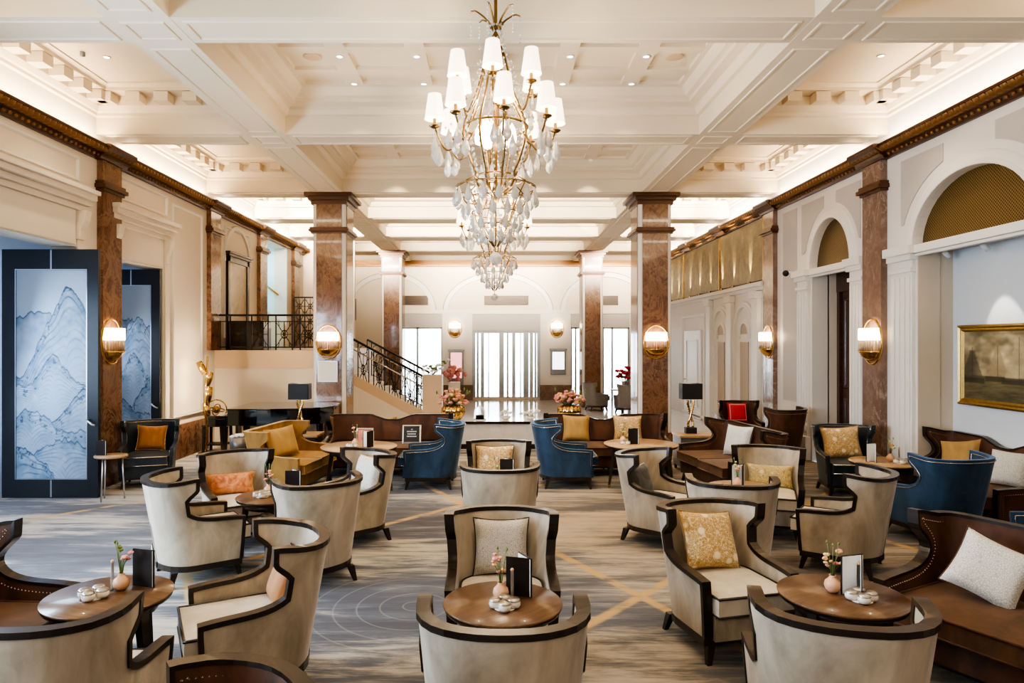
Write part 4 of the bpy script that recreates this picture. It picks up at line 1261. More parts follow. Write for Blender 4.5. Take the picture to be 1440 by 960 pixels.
# light wood side table by the folding door with menus on it
t = thing('side_table', 'pale oval side table between folding door and black chair', 'side table', (-5.10,9.14,0))
MB().lathe([(.001,.57),(.20,.57),(.21,.58),(.21,.60),(.001,.60)], 28, sx=1, sy=.9).build('table_top', W['oak'], t)
for a in (.6,2.6,4.4): MB().tube([(.16*K(a),.16*S(a),0),(.13*K(a),.13*S(a),.57)], .011, 6).build('leg', W['silver'], t)
make_menu('black menu standing on the oval side table by the folding door', (-5.14,9.10,.60), 170, .14, .2, 40)

# black plant-stand table and the gold armillary ornament
t = thing('side_table', 'small square black table with a lower shelf by the piano', 'side table', (-5.31,13.2,0))
MB().box(-.22,.22,-.2,.2,.50,.535).build('table_top', W['black'], t)
MB().box(-.19,.19,-.17,.17,.14,.165).build('shelf', W['black'], t)
for sx in (-1,1):
    for sy in (-1,1): MB().taper((sx*.2,sy*.18,0),.02,(sx*.19,sy*.17,.5),.022).build('leg', W['black'], t)
t = thing('armillary_ornament', 'round gold ring ornament on the small black table', 'ornament', (-5.31,13.15,.535))
MB().lathe([(.001,0),(.07,0),(.06,.02),(.015,.04),(.012,.09),(.02,.10)], 16).build('foot', W['gold'], t)
for i, (rx, rz) in enumerate(((0,8),(70,0),(12,75))):
    M = Matrix.Translation((0,0,.28)) @ Matrix.Rotation(R(rz),4,'Z') @ Matrix.Rotation(R(rx),4,'X')
    MB().tube([((.19-.04*i)*K(a),0,(.19-.04*i)*S(a)) for a in [2*PI*j/28 for j in range(28)]], .012, 6, closed=True).xf(M).build('ring', W['gold'], t)
MB().ball((0,0,.28), .07, 12, 8).build('globe', W['gold'], t)
m = MB().lathe([(.10,0),(.175,.012),(.175,.02)], 24); 
# champagne bucket on a stand
t = thing('bucket_stand', 'black wire stand under the grey bucket', 'stand', (-4.06,10.9,0))
for a in (.5,2.6,4.7): MB().tube([(.15*K(a),.15*S(a),0),(.11*K(a),.11*S(a),.33)], .01, 6).build('leg', W['dark'], t)
MB().lathe([(.12,.31),(.135,.31),(.135,.33),(.001,.33)], 20).build('ring', W['dark'], t)
t = thing('ice_bucket', 'grey tapered bucket with a white cloth behind the bolster chair', 'bucket', (-4.06,10.9,.33))
MB().lathe([(.001,0),(.105,0),(.13,.27),(.122,.27),(.10,.02)], 24).build('bucket', W['bucket'], t)
MB().tube([(.135*K(a),.135*S(a)*.3,.27-.10*S(a)) for a in [PI*j/10 for j in range(11)]], .006, 5).build('handle', W['silver'], t)
m = MB()
for i in range(9): m.ball((random.uniform(-.08,.08),random.uniform(-.08,.08),.27+random.uniform(0,.03)), .04, 7, 5, .7)
m.build('cloth', W['paper'], t)

# gold leaf floor lamp by the left wall
t = thing('floor_lamp', 'gold floor lamp of tilted open tubes glowing on the left wall', 'lamp', (-5.42,12.95,0))
MB().lathe([(.001,0),(.15,0),(.15,.02),(.02,.03)], 20).build('lamp_base', W['gold'], t)
MB().tube([(0,0,.02),(0,0,1.2),(.02,0,1.85)], .018, 8).build('pole', W['gold'], t)
for i, (x,z,tx,h) in enumerate(((-.07,1.62,-25,.26),(.06,1.42,15,.26),(.05,1.10,10,.34),(.02,.82,-8,.3))):
    m = MB().lathe([(.055,-h/2),(.075,0),(.06,h/2),(.055,h/2),(.068,0),(.05,-h/2)], 14, a0=R(-120), a1=R(130))
    M = Matrix.Translation((x,-.05,z)) @ Matrix.Rotation(R(tx),4,'Y')
    m.xf(M).build('lamp_shade', W['gold'], t)
    if i < 3: MB().ball((x-.03,0.0,z), .026, 8, 6).build('bulb', W['bulb'], t)

# ------------------------------------------------------------------ grand piano
t = thing('grand_piano', 'black lacquered grand piano against the landing wall', 'piano', (-4.95,12.15,0))
ol = [(0.22,0),(0.22,1.42),(.5,1.45),(1.0,1.42),(1.45,1.33),(1.8,1.12),(1.98,.80),(2.0,.45),(1.9,.15),(1.6,.0)]
# bent side faces the camera: mirror so that the straight spine is at the back
ol = [(x, 1.45-y) for x, y in ol]; ol = ol[::-1]
MB().prism(ol, 2, .62, .90).build('case', W['blackgloss'], t, bevel=.01)
MB().prism([(x*1.0+.0, y) for x, y in [((p[0]-1.1)*1.02+1.1,(p[1]-.72)*1.02+.72) for p in ol]], 2, .90, .925).build('lid', W['blackgloss'], t, bevel=.006)
MB().box(-.12,.22,.02,1.42,.60,.74).box(-.12,.22,.02,.10,.74,.80).box(-.12,.22,1.34,1.42,.74,.80).build('keybed', W['blackgloss'], t, bevel=.008)
m = MB()
for i in range(52):
    y = .12+i*1.2/52; m.box(-.10,.04,y,y+.021,.742,.755)
m.build('white_keys', W['china'], t)
m = MB()
for i in range(52):
    if i % 7 in (0,1,3,4,5): y = .12+(i+1)*1.2/52-.006; m.box(-.02,.05,y,y+.012,.755,.768)
m.build('black_keys', W['black'], t)
for x,y in ((.12,.15),(.12,1.28),(1.7,.75)):
    MB().lathe([(.03,0),(.035,.06),(.05,.10),(.06,.3),(.075,.55),(.08,.62)], 12, (x,y,0)).build('leg', W['blackgloss'], t)
MB().box(.15,.19,.62,.82,.08,.62).box(.05,.2,.60,.84,.06,.10).build('pedal_lyre', W['blackgloss'], t)

# ------------------------------------------------------------------ counter with flower bowls
t = thing('marble_counter', 'low white marble console between the columns with a dark edge', 'console', (0,13.5,0))
MB().box(-1.75,1.95,0,.72,.10,.515).build('console_body', W['whitem'], t)
MB().box(-1.8,2.0,-.03,.75,.515,.55).build('console_top', W['whitem'], t)
MB().box(-1.81,2.01,-.04,-.03,.50,.552).build('front_edge', W['dark'], t)
MB().box(-1.7,1.9,.03,.7,0,.10).build('plinth', W['dark'], t)
def flower_bowl(x, y, lb):
    o = MB().lathe([(.001,0),(.12,0),(.17,.05),(.215,.15),(.21,.24),(.17,.30),(.16,.30),(.19,.22)], 48, flute=14, fd=.11).build('fluted_bowl', W['gold'])
    o.location = (x,y,.55); tag(o, 'gold fluted bowl on the %s end of the marble console' % lb, 'bowl')
    t = thing('flower_arrangement', 'mass of pink and peach flowers in the %s gold bowl' % lb, 'flowers', (x,y,.84))
    st = MB(); A = [MB(),MB(),MB()]
    for i in range(60):
        a = random.random()*6.28; e = random.random()**.7*1.5; r = random.uniform(.7,1.1)
        c = (.29*r*S(e)*K(a), .2*r*S(e)*S(a), .02+.27*r*K(e))
        st.tube([(0,0,-.1),(c[0]*.6,c[1]*.6,c[2]*.7),c], .003, 4)
        petals(A[random.choice((0,0,1,1,2))], c, random.uniform(.035,.06), 6)
    for i in range(7):
        a = random.random()*6.28; c=(.33*K(a),.2*S(a),.25+.1*random.random()); st.tube([(0,0,0),c], .003, 4); st.ball(c,.02,5,3,2)
    st.build('stem', W['leaf'], t)
    for m, k in zip(A, ('pink','peachf','yellowf')): m.build('blossom', W[k], t)
flower_bowl(-.78,13.72,'left'); flower_bowl(1.55,13.72,'right')
# glass dome and two bowls of white flowers on the console
t = thing('glass_dome', 'clear glass dome over a cake on the marble console', 'cake dome', (-.25,13.8,.55))
MB().lathe([(.001,0),(.13,0),(.13,.015),(.001,.015)], 24).build('plate', W['china'], t)
MB().lathe([(.12,.015),(.12,.16),(.10,.22),(.06,.255),(.001,.265)], 24).ball((0,0,.28),.018,8,5).build('dome', W['glass'], t)
MB().lathe([(.001,.015),(.08,.015),(.08,.09),(.001,.10)], 18).build('cake', W['peach'], t)
for k, (x,lb,n) in enumerate(((.28,'smaller',8),(.78,'larger',16))):
    o = MB().lathe([(.001,0),(.05,0),(.09,.04),(.10,.07),(.09,.07),(.05,.02)], 18).build('bowl', W['china']); o.location = (x,13.78,.55)
    tag(o, '%s white china bowl in the middle of the marble console' % lb, 'bowl')
    t = thing('flower_arrangement', '%s bunch of white flowers in a china bowl on the console' % lb, 'flowers', (x,13.78,.62))
    m = MB(); st = MB()
    for i in range(n):
        a = random.random()*6.28; r = .15*(1+k*.3)*random.random()**.5; c = (r*K(a), r*S(a)*.6, .03+.09*random.random()); petals(m, c, .04, 6); st.tube([(0,0,-.04),c], .003, 4)
    m.build('blossom', W['whitef'], t); st.build('stem', W['leaf'], t)
# white flowers on the stair pier
t = thing('flower_arrangement', 'trailing white and green flowers on the tan stair pier', 'flowers', (-1.43,16.5,1.33))
m = MB(); st = MB()
for i in range(26):
    a = random.random()*6.28; r = random.random()**.5
    c = (.34*r*K(a)+.05, .16*r*S(a), .06+.16*random.random()+.15*max(0,K(a))*r); petals(m if i % 3 else st, c, .045, 5); st.tube([(0,0,0),c], .004, 4)
m.build('blossom', W['whitef'], t); st.build('stem', W['leaf'], t)

# framed cards on the long sofa
def framed_card(label, loc, rz, w, h, dark=True):
    t = thing('framed_card', label, 'framed card', loc, rz)
    m = MB()
    rows = [[(-w/2+i,-p,i),(w/2-i,-p,i),(w/2-i,-p,h-i),(-w/2+i,-p,h-i)] for i, p in ((0,0),(.0,.018),(.02,.02),(.03,.006))]
    m.grid(rows, cu=True, smooth=False); m.box(-w/2,w/2,0,.01,0,h)
    m.build('frame', W['silverframe'], t)
    m = MB().box(-w/2+.028,w/2-.028,-.008,-.004,.028,h-.028)
    if dark:
        for k in range(3):
            z = h*(.62-.13*k); ww = w*(.26-.03*(k % 2))
            x = -ww
            while x < ww: m.box(x,x+.014,-.0095,-.0078,z,z+.016,1); x += .02
        m.ball((0,-.009,h*.76), .018, 10, 4, .6, 1)
    else:
        for k in range(5): m.ball((random.uniform(-.06,.06),-.009,h*random.uniform(.3,.75)), .028, 8, 4, 1, 1)
    m.build('card', [W['menu'], W['silver']] if dark else [W['credl'], W['peachf']], t)
    t.rotation_euler = (R(-12),0,R(rz)); return t
framed_card('silver framed dark card leaning on the right half of the long sofa', (-1.30,11.02,.475), 0, .30, .30)
framed_card('smaller framed card with blossoms leaning on the left half of the long sofa', (-2.06,11.02,.475), 0, .27, .25, False)

# foyer chairs and table on the right
def tub_chair(label, x, y, rz):
    o = make_seat(dict(shell=W['bucket'], seat=W['bucket'], pipe=W['bucket'], leg=W['dark']), 'tub_chair', label, 'armchair', .72, .75, .86)
    o.location = (x,y,0); o.rotation_euler = (0,0,R(rz))
tub_chair('grey tub chair beside the far right column in the foyer', 3.2,21.2,-80)
tub_chair('grey tub chair with its back to us in the foyer', 4.05,20.4,10)
t = thing('foyer_table', 'small dark table between the foyer tub chairs', 'table', (4.15,21.6,0))
MB().lathe([(.001,.6),(.4,.6),(.4,.63),(.001,.63)], 28).build('table_top', W['silver'], t); MB().lathe([(.2,0),(.2,.02),(.03,.03),(.03,.6)], 20).build('pedestal', W['dark'], t)
t = thing('flower_arrangement', 'red flowers on the foyer table', 'flowers', (4.2,21.6,.63))
MB().lathe([(.001,0),(.08,0),(.1,.25),(.09,.25)], 16).build('vase', W['bucket'], t)
m = MB(); st = MB()
for i in range(26):
    a = random.random()*6.28; r = .28*random.random()**.5; c = (r*K(a), r*S(a), .35+.35*random.random()); petals(m, c, .08, 5); st.tube([(0,0,.1),c], .006, 4)
m.build('blossom', W['red'], t); st.build('stem', W['leaf'], t)
# lit displays on the far piers
def display(lb, u0, u1, v0, v1, mat):
    x0,x1 = (u0-692)*SC,(u1-692)*SC; z0,z1 = CAMH-(v1-482)*SC, CAMH-(v0-482)*SC
    t = thing('display_case', lb, 'display case', ((x0+x1)/2, YB-.06, z0)); w = (x1-x0)/2; h = z1-z0
    MB().box(-w,w,-.14,0,0,h).build('case', W['greyframe'], t, bevel=.01)
    MB().box(-w+.06,w-.06,-.15,-.14,h*.2,h-.12).build('screen', W[mat], t)
    MB().box(-w-.03,w+.03,-.18,0,h-.08,h).build('canopy', W['greyframe'], t)
display('wall display case glowing pink left of the revolving door', 632,652,491,541,'pinkscreen')
display('wall display case glowing white right of the revolving door', 774,795,490,526,'screen')
t = thing('flower_stand', 'pale pedestal with pink flowers below the pink display case', 'flower stand', (-1.3,23.6,0))
MB().box(-.2,.2,-.2,.2,0,.75).build('pedestal', W['china'], t)
m = MB()
for i in range(18): m.ball((random.uniform(-.4,.4),random.uniform(-.15,.15),.8+random.random()*.45), .09, 6, 4)
m.build('blossom', W['pink'], t)

# notice on the left column
o = MB().box(-3.48,-3.09,13.64,13.66,1.32,1.74).build('paper_notice', W['paper']); tag(o, 'blank white paper notice fixed under the sconce on the left column', 'notice')
m = MB().ring(-.195,.195,-.21,.21,[(0,0),(0,.006),(.012,.006),(.012,0)]); m.xf(Matrix.Translation((-3.285,13.64,1.53)) @ Matrix.Rotation(R(90),4,'X')); m.build('border', W['silver'], o)

# tall dark mirror and cabinet on the landing
t = thing('tall_mirror', 'tall dark framed antique mirror on the landing wall', 'mirror', (-XW+.01,15.2,1.95))
y = .62; z1 = 2.02
MB().box(0,.06,-y,-y+.10,0,z1).box(0,.06,y-.10,y,0,z1).box(0,.06,-y,y,z1-.12,z1).box(0,.10,-y-.05,y+.05,z1,z1+.05).box(0,.13,-y-.08,y+.08,z1+.05,z1+.09).box(0,.06,-y,y,0,.12).build('frame', W['dark'], t)
MB().box(0,.03,-y+.1,y-.1,.12,z1-.12).build('mirror_glass', W['mirror'], t)
t = thing('cabinet', 'dark cabinet behind the left end of the landing balustrade', 'cabinet', (-5.3,14.75,1.95))
MB().box(-.30,.45,-.25,.25,0,.62).build('cabinet_body', W['dark'], t, bevel=.01)
MB().box(-.26,.06,-.27,-.25,.06,.56).build('door', W['dark'], t); MB().box(.09,.41,-.27,-.25,.06,.56).build('door', W['dark'], t)
# ------------------------------------------------------------------ painted folding doors
def h1(i, s): 
    v = S(i*127.1+s*311.7)*43758.5453; return v-math.floor(v)
def n1(x, s):
    i = math.floor(x); f = x-i; f = f*f*(3-2*f); return h1(i,s)*(1-f)+h1(i+1,s)*f
def fb1(x, s): return n1(x,s)*.55+n1(x*2.1,s+1)*.28+n1(x*4.3,s+2)*.17
def h2(i, j, s): 
    v = S(i*127.1+j*269.5+s*74.7)*43758.5453; return v-math.floor(v)
def n2(x, y, s):
    i = math.floor(x); j = math.floor(y); f = x-i; g = y-j; f = f*f*(3-2*f); g = g*g*(3-2*g)
    return (h2(i,j,s)*(1-f)+h2(i+1,j,s)*f)*(1-g)+(h2(i,j+1,s)*(1-f)+h2(i+1,j+1,s)*f)*g
def fb2(x, y, s): return n2(x,y,s)*.5+n2(x*2.1,y*2.1,s+1)*.3+n2(x*4.2,y*4.2,s+2)*.2
def lerp3(a, b, t): return tuple(p+(q-p)*t for p, q in zip(a, b))
def mountains(seed, peak):
    # (base, amp, centre, width, contour count)
    Ls = [(.765,.05,.35,.5,0),(.50,.36,peak,.62,22),(.46,.14,.55,.32,14),(.28,.16,.95,.42,16),(.24,.13,.22,.34,14),(.12,.07,.7,.5,8),(.0,.22,.02,.55,16)]
    sky = (.36,.46,.60); ink = (.010,.045,.10); mid = (.055,.15,.27)
    def col(u, v):
        c = lerp3(sky, (.42,.52,.65), v)
        for k, (b0, am, cx, wd, cn) in enumerate(Ls):
            rs = b0+am*max(0, 1-abs((u-cx)/wd)**1.5)*(.75+.5*n1(u*4, seed+k*7))
            r = rs+.03*(fb1(u*9, seed+k)-.6)-.02*n1(u*23,seed+k)
            if v < r:
                dpt = r-v
                fade = math.exp(-dpt/(.13+.12*(am > .2)))
                c2 = lerp3(sky, mid, min(1, .95*fade*(max(0,fb2(u*7,v*16,seed+k)-.22)*1.7)))
                if cn:
                    q = ((rs-v)*(1+1.6*abs(u-cx)/wd)*(1/am)*cn*.30+1.1*n2(u*3.2,v*7,seed+k+3))
                    ln = abs(q-math.floor(q)-.5)*2
                    if ln > .62: c2 = lerp3(c2, ink, min(.8, 1.7*fade**.7*(ln-.62)/.38*max(0,fb2(u*8,v*18,seed)-.18)))
                if dpt < .008: c2 = lerp3(c2, ink, .6)
                t = fb2(u*26, v*60, seed+k+11)
                if dpt < .06 and t > .60 and am > .08: c2 = lerp3(c2, ink, min(.75,(t-.60)*6))
                c = lerp3(c, c2, 1 if fade > .25 else fade*4)
        return tuple(x*.85 for x in c)
    return col
def picture(name, w, h, nx, ny, fn, parent=None, th=.0):
    m = MB(); rows = []; cols = []
    for j in range(ny+1):
        rows.append([((i/nx-.5)*w, 0, j/ny*h) for i in range(nx+1)])
        cols += [fn(i/nx, j/ny) for i in range(nx+1)]
    m.grid(rows, smooth=False)
    return m.build(name, W['vcol'], parent, colors=cols)
def folding_leaf(label, x0, x1, y, h, seed, peak, spine):
    w = x1-x0
    t = thing('folding_door', label, 'folding door', ((x0+x1)/2, y, 0))
    a, b, tp = .19, .16, .26
    MB().box(-w/2,-w/2+a,-.03,.03,0,h).box(w/2-b,w/2,-.03,.03,0,h).box(-w/2+a,w/2-b,-.03,.03,0,tp).box(-w/2+a,w/2-b,-.03,.03,h-.28,h).build('door_frame', W['slate'], t)
    pw = w-a-b; ph = h-tp-.28
    p = picture('painted_panel', pw, ph, 150, 380, mountains(seed, peak), t); p.location = ((a-b)/2, -.022, tp)
    m = MB(); xc = (a-b)/2
    rows = [[(xc-pw/2-i,-q,tp-i),(xc+pw/2+i,-q,tp-i),(xc+pw/2+i,-q,tp+ph+i),(xc-pw/2-i,-q,tp+ph+i)] for i, q in ((0,.024),(0,.034),(.012,.034),(.012,.03))]
    m.grid(rows, cu=True, smooth=False, flip=True); m.build('panel_bead', W['silver'], t)
    MB().box(xc-.01,xc+.01,-.034,-.03,h-.27,h-.01).box(xc-.01,xc+.01,-.034,-.03,.01,tp-.02).build('seam_strip', W['silver'], t)
    MB().tube([(w/2-.12,-.03,1.06),(w/2-.12,-.09,1.06),(w/2-.05,-.09,1.0),(w/2-.01,-.085,.985)], .014, 6).build('handle', W['silver'], t)
    if spine: MB().box(-w/2-.045,-w/2-.005,-.025,.025,0,h).build('hinge_post', W['silver'], t)
    return t
folding_leaf('nearer folding door leaf painted with blue misty mountains', -6.65, -5.345, 9.29, 3.37, 3, .72, True)
folding_leaf('second folding door leaf painted with blue mountains, beyond the marble pilaster', -6.72, -5.70, 11.74, 3.36, 9, .70, False)
t = thing('folding_door', 'dark edge of a further folding leaf at the left frame edge', 'folding door', (-6.87,9.30,0))
MB().box(-.18,.14,-.03,.03,0,3.37).build('door_frame', W['slate'], t)

# seascape in the niche
def sea(u, v):
    n = fb2(u*5, v*5, 5); n3 = fb2(u*14, v*14, 8)
    c = lerp3((.16,.13,.075), (.55,.45,.27), min(1, max(0,(n-.30)*2.2+.12*v)))
    if v < .36: c = lerp3((.035,.035,.02), (.16,.14,.07), min(1,max(0,fb2(u*6,v*30,2)*1.5-.25)))
    for sx, w, hb, hm, cc in ((.10,.13,.30,.72,(.07,.06,.04)),(.38,.12,.34,.74,(.28,.22,.13)),(.60,.16,.32,.86,(.40,.33,.20)),(.88,.12,.34,.7,(.2,.16,.09))):
        d = abs(u-sx)/w
        if hb < v < hm and d < (1-(v-hb)/(hm-hb)*.8)*(.75+.4*n3): c = lerp3(c, cc, .55+.3*n3)
        if hb-.06 < v <= hb+.02 and d < 1.1: c = lerp3(c, (.03,.025,.015), .85)
        if abs(u-sx) < .004 and hb < v < hm+.05: c = lerp3(c, (.05,.04,.025), .6)
    return tuple(x*(.6+.5*n3) for x in c)
t = thing('framed_painting', 'gold framed seascape with sailing ships hanging in the niche', 'painting', (6.17, 8.12, 1.30), 90)
pw, ph = 1.72, 1.03
def gold_frame(t, w, h, fw=.09):
    m = MB()
    rows = [[(-w/2+i,-p,i),(w/2-i,-p,i),(w/2-i,-p,h-i),(-w/2+i,-p,h-i)] for i, p in ((0,0),(0,.05),(.025,.065),(.045,.045),(.065,.05),(fw,.02))]
    m.grid(rows, cu=True, smooth=False)
    m.build('frame', W['framegold'], t)
gold_frame(t, pw, ph)
p = picture('canvas', pw-.16, ph-.16, 110, 80, sea, t); p.location = (0,-.02,.08)
t.rotation_euler = (0,0,R(-90))

# spotlights under the niche lintel
for i, (y, lb) in enumerate(((9.0,'first white spotlight under the niche lintel, nearest the pilaster'),(8.3,'second white spotlight under the niche lintel'))):
    t = thing('spotlight', lb, 'spotlight', (5.98,y,3.34))
    MB().tube([(0,0,0),(0,0,-.05)], .012, 6).build('stem', W['paper'], t)
    MB().tube([(-.03,0,-.03),(.05,0,-.11)], .032, 10).build('lamp_head', W['paper'], t)
# security camera by the arch
t = thing('wall_camera', 'small black and white wall camera beside the dark doorway arch', 'camera', (XW-.02,12.86,3.42))
MB().tube([(0,0,0),(-.12,0,0)], .03, 8).build('bracket', W['paper'], t); MB().ball((-.15,0,-.01), .06, 10, 7).build('dome', W['black'], t)
# fixture on the left column side
o = MB().box(-5.10,-5.02,YB-.08,YB,2.94,3.72).build('wall_fixture', W['dark']); tag(o, 'slim dark vertical fixture on the far wall beside the near left column', 'fixture')
# ------------------------------------------------------------------ sconces
def make_sconce(label, loc, rz):
    t = thing('wall_sconce', label, 'wall light', loc, rz)
    # local: wall plane y=0, projecting to -y; oval gold ring, glass rods, lit band
    MB().tube([(.25*K(a), -.025, .33*S(a)) for a in [2*PI*i/40 for i in range(40)]], .016, 8, closed=True).build('oval_ring', W['brass'], t)
    MB().lathe([(.001,-.29),(.08,-.275),(.16,-.225),(.20,-.165),(.205,-.15),(.19,-.15)], 20, (0,-.02,0), a0=PI, a1=2*PI, sy=.8).build('bowl', W['brass'], t)
    m = MB()
    for i in range(13):
        a = PI+PI*(i+.5)/13; m.tube([(.195*K(a), -.02+.157*S(a), -.155), (.195*K(a), -.02+.157*S(a), .06)], .0145, 6)
    m.build('glass_rods', W['rod'], t)
    MB().lathe([(.205,.02),(.214,.025),(.214,.19),(.205,.195)], 20, (0,-.02,0), a0=PI, a1=2*PI, sy=.82).build('lit_shade', W['glow'], t)
    MB().lathe([(.212,-.165),(.22,-.16),(.22,-.142),(.212,-.137)], 20, (0,-.02,0), a0=PI, a1=2*PI, sy=.82).build('rim_band', W['brass'], t)
    return t
SC_ = [((-3.28,13.67,2.12),0,'gold oval wall sconce on the near left column'),
 ((3.28,13.67,2.12),0,'gold oval wall sconce on the near right column'),
 ((-XW+.10,10.0,2.12),90,'gold oval wall sconce on the left marble pilaster beside the folding door'),
 ((XW-.10,10.02,2.12),-90,'gold oval wall sconce on the right pilaster left of the niche'),
 ((XW-.10,13.8,2.12),-90,'gold oval wall sconce on the further right pilaster'),
 ((-1.37,YB-.10,2.62),0,'wall sconce above the pink display case'),
 ((2.38,YB-.10,2.62),0,'wall sconce above the white display case')]
s0 = make_sconce(SC_[0][2], SC_[0][0], 0)
for loc, rz, lb in SC_[1:]: dup(s0, lb, loc, rz)
def plight(loc, power, col=(1,.78,.52), r=.04):
    l = bpy.data.lights.new('lamp_light','POINT'); l.energy = power; l.color = col; l.shadow_soft_size = r
    o = bpy.data.objects.new('lamp_light', l); COL.objects.link(o); o.location = loc; return o
for loc, rz, lb in SC_:
    a = R(rz); d = .10
    plight((loc[0]+S(a)*d, loc[1]-K(a)*d, loc[2]+.10), 10 if loc[1] < 20 else 8, r=.03)

# ------------------------------------------------------------------ chandeliers
def make_chandelier(label, loc):
    t = thing('chandelier', label, 'chandelier', loc)      # origin at hub height, z up
    b = W['antique']
    # stem and finials
    MB().tube([(0,0,1.38),(0,0,2.62)], .012, 8).build('hanging_rod', b, t)
    MB().lathe([(.001,2.52),(.10,2.53),(.13,2.60),(.13,2.62),(.001,2.62)], 24).build('ceiling_rose', b, t)
    MB().lathe([(.012,.0),(.03,.02),(.02,.06),(.012,.1),(.012,.75),(.022,.8),(.03,.86),(.05,.92),(.055,.97),(.03,1.0),(.02,1.02),(.03,1.06),(.012,1.1),(.012,1.38)], 16).build('stem', b, t)
    # top crown of scrolls
    m = MB()
    for i in range(6):
        a = PI/3*i+.2
        pts = []
        for j in range(12):
            q = j/11; r = .03+.14*q**1.2; z = 1.12+.13*q**.6
            if q > .8: z -= (q-.8)*.12
            pts.append((r*K(a), r*S(a), z))
        m.tube(pts, [.008-.003*j/11 for j in range(12)], 5)
    m.build('crown_scrolls', b, t)
    # cage ribs
    prof = [(.04,1.0),(.07,.92),(.10,.80),(.135,.68),(.175,.58),(.215,.48),(.225,.40),(.21,.32),(.175,.22),(.14,.15),(.145,.11),(.12,.06),(.07,.02),(.02,-.01)]
    for i in range(8):
        a = PI/4*i+.3
        MB().tube([(r*K(a), r*S(a), z) for r, z in prof], .0075, 5).build('cage_rib', b, t)
    MB().tube([(.215*K(a),.215*S(a),.46) for a in [2*PI*i/32 for i in range(32)]], .008, 6, closed=True).build('cage_ring', b, t)
    MB().tube([(.13*K(a),.13*S(a),.13) for a in [2*PI*i/28 for i in range(28)]], .006, 6, closed=True).build('cage_ring', b, t)
    MB().lathe([(.001,-.05),(.02,-.04),(.035,-.01),(.03,.02),(.012,.05)], 12).build('hub', b, t)
    # arms, cups, shades
    arms = []
    for i in range(8): arms.append((2*PI*i/8+.12, .41, .45, .40, .205))
    for i in range(6): arms.append((2*PI*i/6+.45, .28, .71, .64, .13))
    beads = MB(); pend = []
    def drop(c, s=1.0): pend.append((c, s))
    for a, r, zc, z0, r0 in arms:
        pts = []
        for j in range(12):
            q = j/11; rr = r0+(r-r0)*(q**.8); z = z0-.11*S(PI*q)*(1 if q < .9 else 1)+ (zc-z0)*q**3
            pts.append((rr*K(a), rr*S(a), z))
        ar = MB().tube(pts, .0065, 6).build('arm', b, t)
        c = (r*K(a), r*S(a), zc)
        MB().lathe([(.001,-.012),(.02,-.008),(.038,.004),(.034,.010),(.012,.012),(.011,.055),(.001,.056)], 12, c).build('candle_cup', b, ar)
        MB().lathe([(.068,.05),(.066,.055),(.044,.215),(.042,.215)], 20, c).build('lamp_shade', W['shade'], ar)
        MB().ball((c[0],c[1],c[2]+.10), .016, 8, 5, 1.5).build('bulb', W['bulb'], ar)
        for k in range(4):
            e = a+(k-1.5)*.10; rr = r*(1-.06*(k % 2))
            if r > .3 or k in (1,2): drop((rr*K(e), rr*S(e), zc-.13-.06*(k % 2)-(.02 if k in (0,3) else 0)), 1.0 if r > .3 else .8)
        # swag of beads from the cup to the cage
        for j in range(9):
            q = j/8; rr = r+(.12-r)*q; z = zc-.02+(.90-zc)*q-.14*S(PI*q); beads.octa((rr*K(a+.1*q),rr*S(a+.1*q),z), .009, 1.3)
    for i in range(6):
        a = PI/3*i; c = (.11*K(a), .11*S(a), .34)
        MB().lathe([(.001,0),(.026,.01),(.032,.05),(.022,.11),(.001,.15)], 12, c).build('candle_bulb', W['bulb'], t)
    # falling bead curtains
    for i in range(14):
        a = 2*PI*i/14
        for j in range(15):
            q = j/14; r = .04+.17*q**1.3; z = 1.14-.66*q; beads.octa((r*K(a),r*S(a),z), .0085, 1.3)
        for j in range(12):
            q = j/11; r = .235-.12*q-.03*S(PI*q)*0; z = .44-.44*q; beads.octa((r*K(a+.15),r*S(a+.15),z), .010, 1.4)
    for i in range(6):
        a = PI/3*i+.2
        for j in range(8): beads.octa((.17*K(a),.17*S(a),1.22-.025*j), .006, 1.5)
    # lower basket
    for n_, r, z, s in ((16,.27,-.02,.9),(14,.215,-.10,.85),(12,.16,-.19,.8),(9,.10,-.27,.75)):
        for i in range(n_):
            a = 2*PI*i/n_+r*9; drop((r*K(a), r*S(a), z), s)
        MB().tube([(r*K(a),r*S(a),z+.075) for a in [2*PI*i/28 for i in range(28)]], .004, 5, closed=True).build('basket_ring', b, t)
    for i in range(8):
        a = PI/4*i
        MB().tube([(.27*K(a),.27*S(a),.06),(.215*K(a),.215*S(a),-.02),(.16*K(a),.16*S(a),-.11),(.09*K(a),.09*S(a),-.24),(.015*K(a),.015*S(a),-.34)], .0045, 5).build('basket_rib', b, t)
        MB().tube([(.12*K(a),.12*S(a),.08),(.2*K(a),.2*S(a),.10),(.27*K(a),.27*S(a),.06)], .005, 5).build('basket_rib', b, t)
    for i in range(8):
        a = PI/4*i+.2
        for j in range(10):
            q = j/9; r = .27-.22*q; z = .04-.34*q-.05*S(PI*q); beads.octa((r*K(a),r*S(a),z), .009, 1.3)
    beads.build('bead_strands', W['crystal'], t)['kind'] = 'stuff'
    MB().ball((0,0,-.42), .042, 14, 9).build('crystal_ball', W['crystal'], t)
    MB().tube([(0,0,-.34),(0,0,-.38)], .004, 5).build('finial', b, t)
    p0 = None
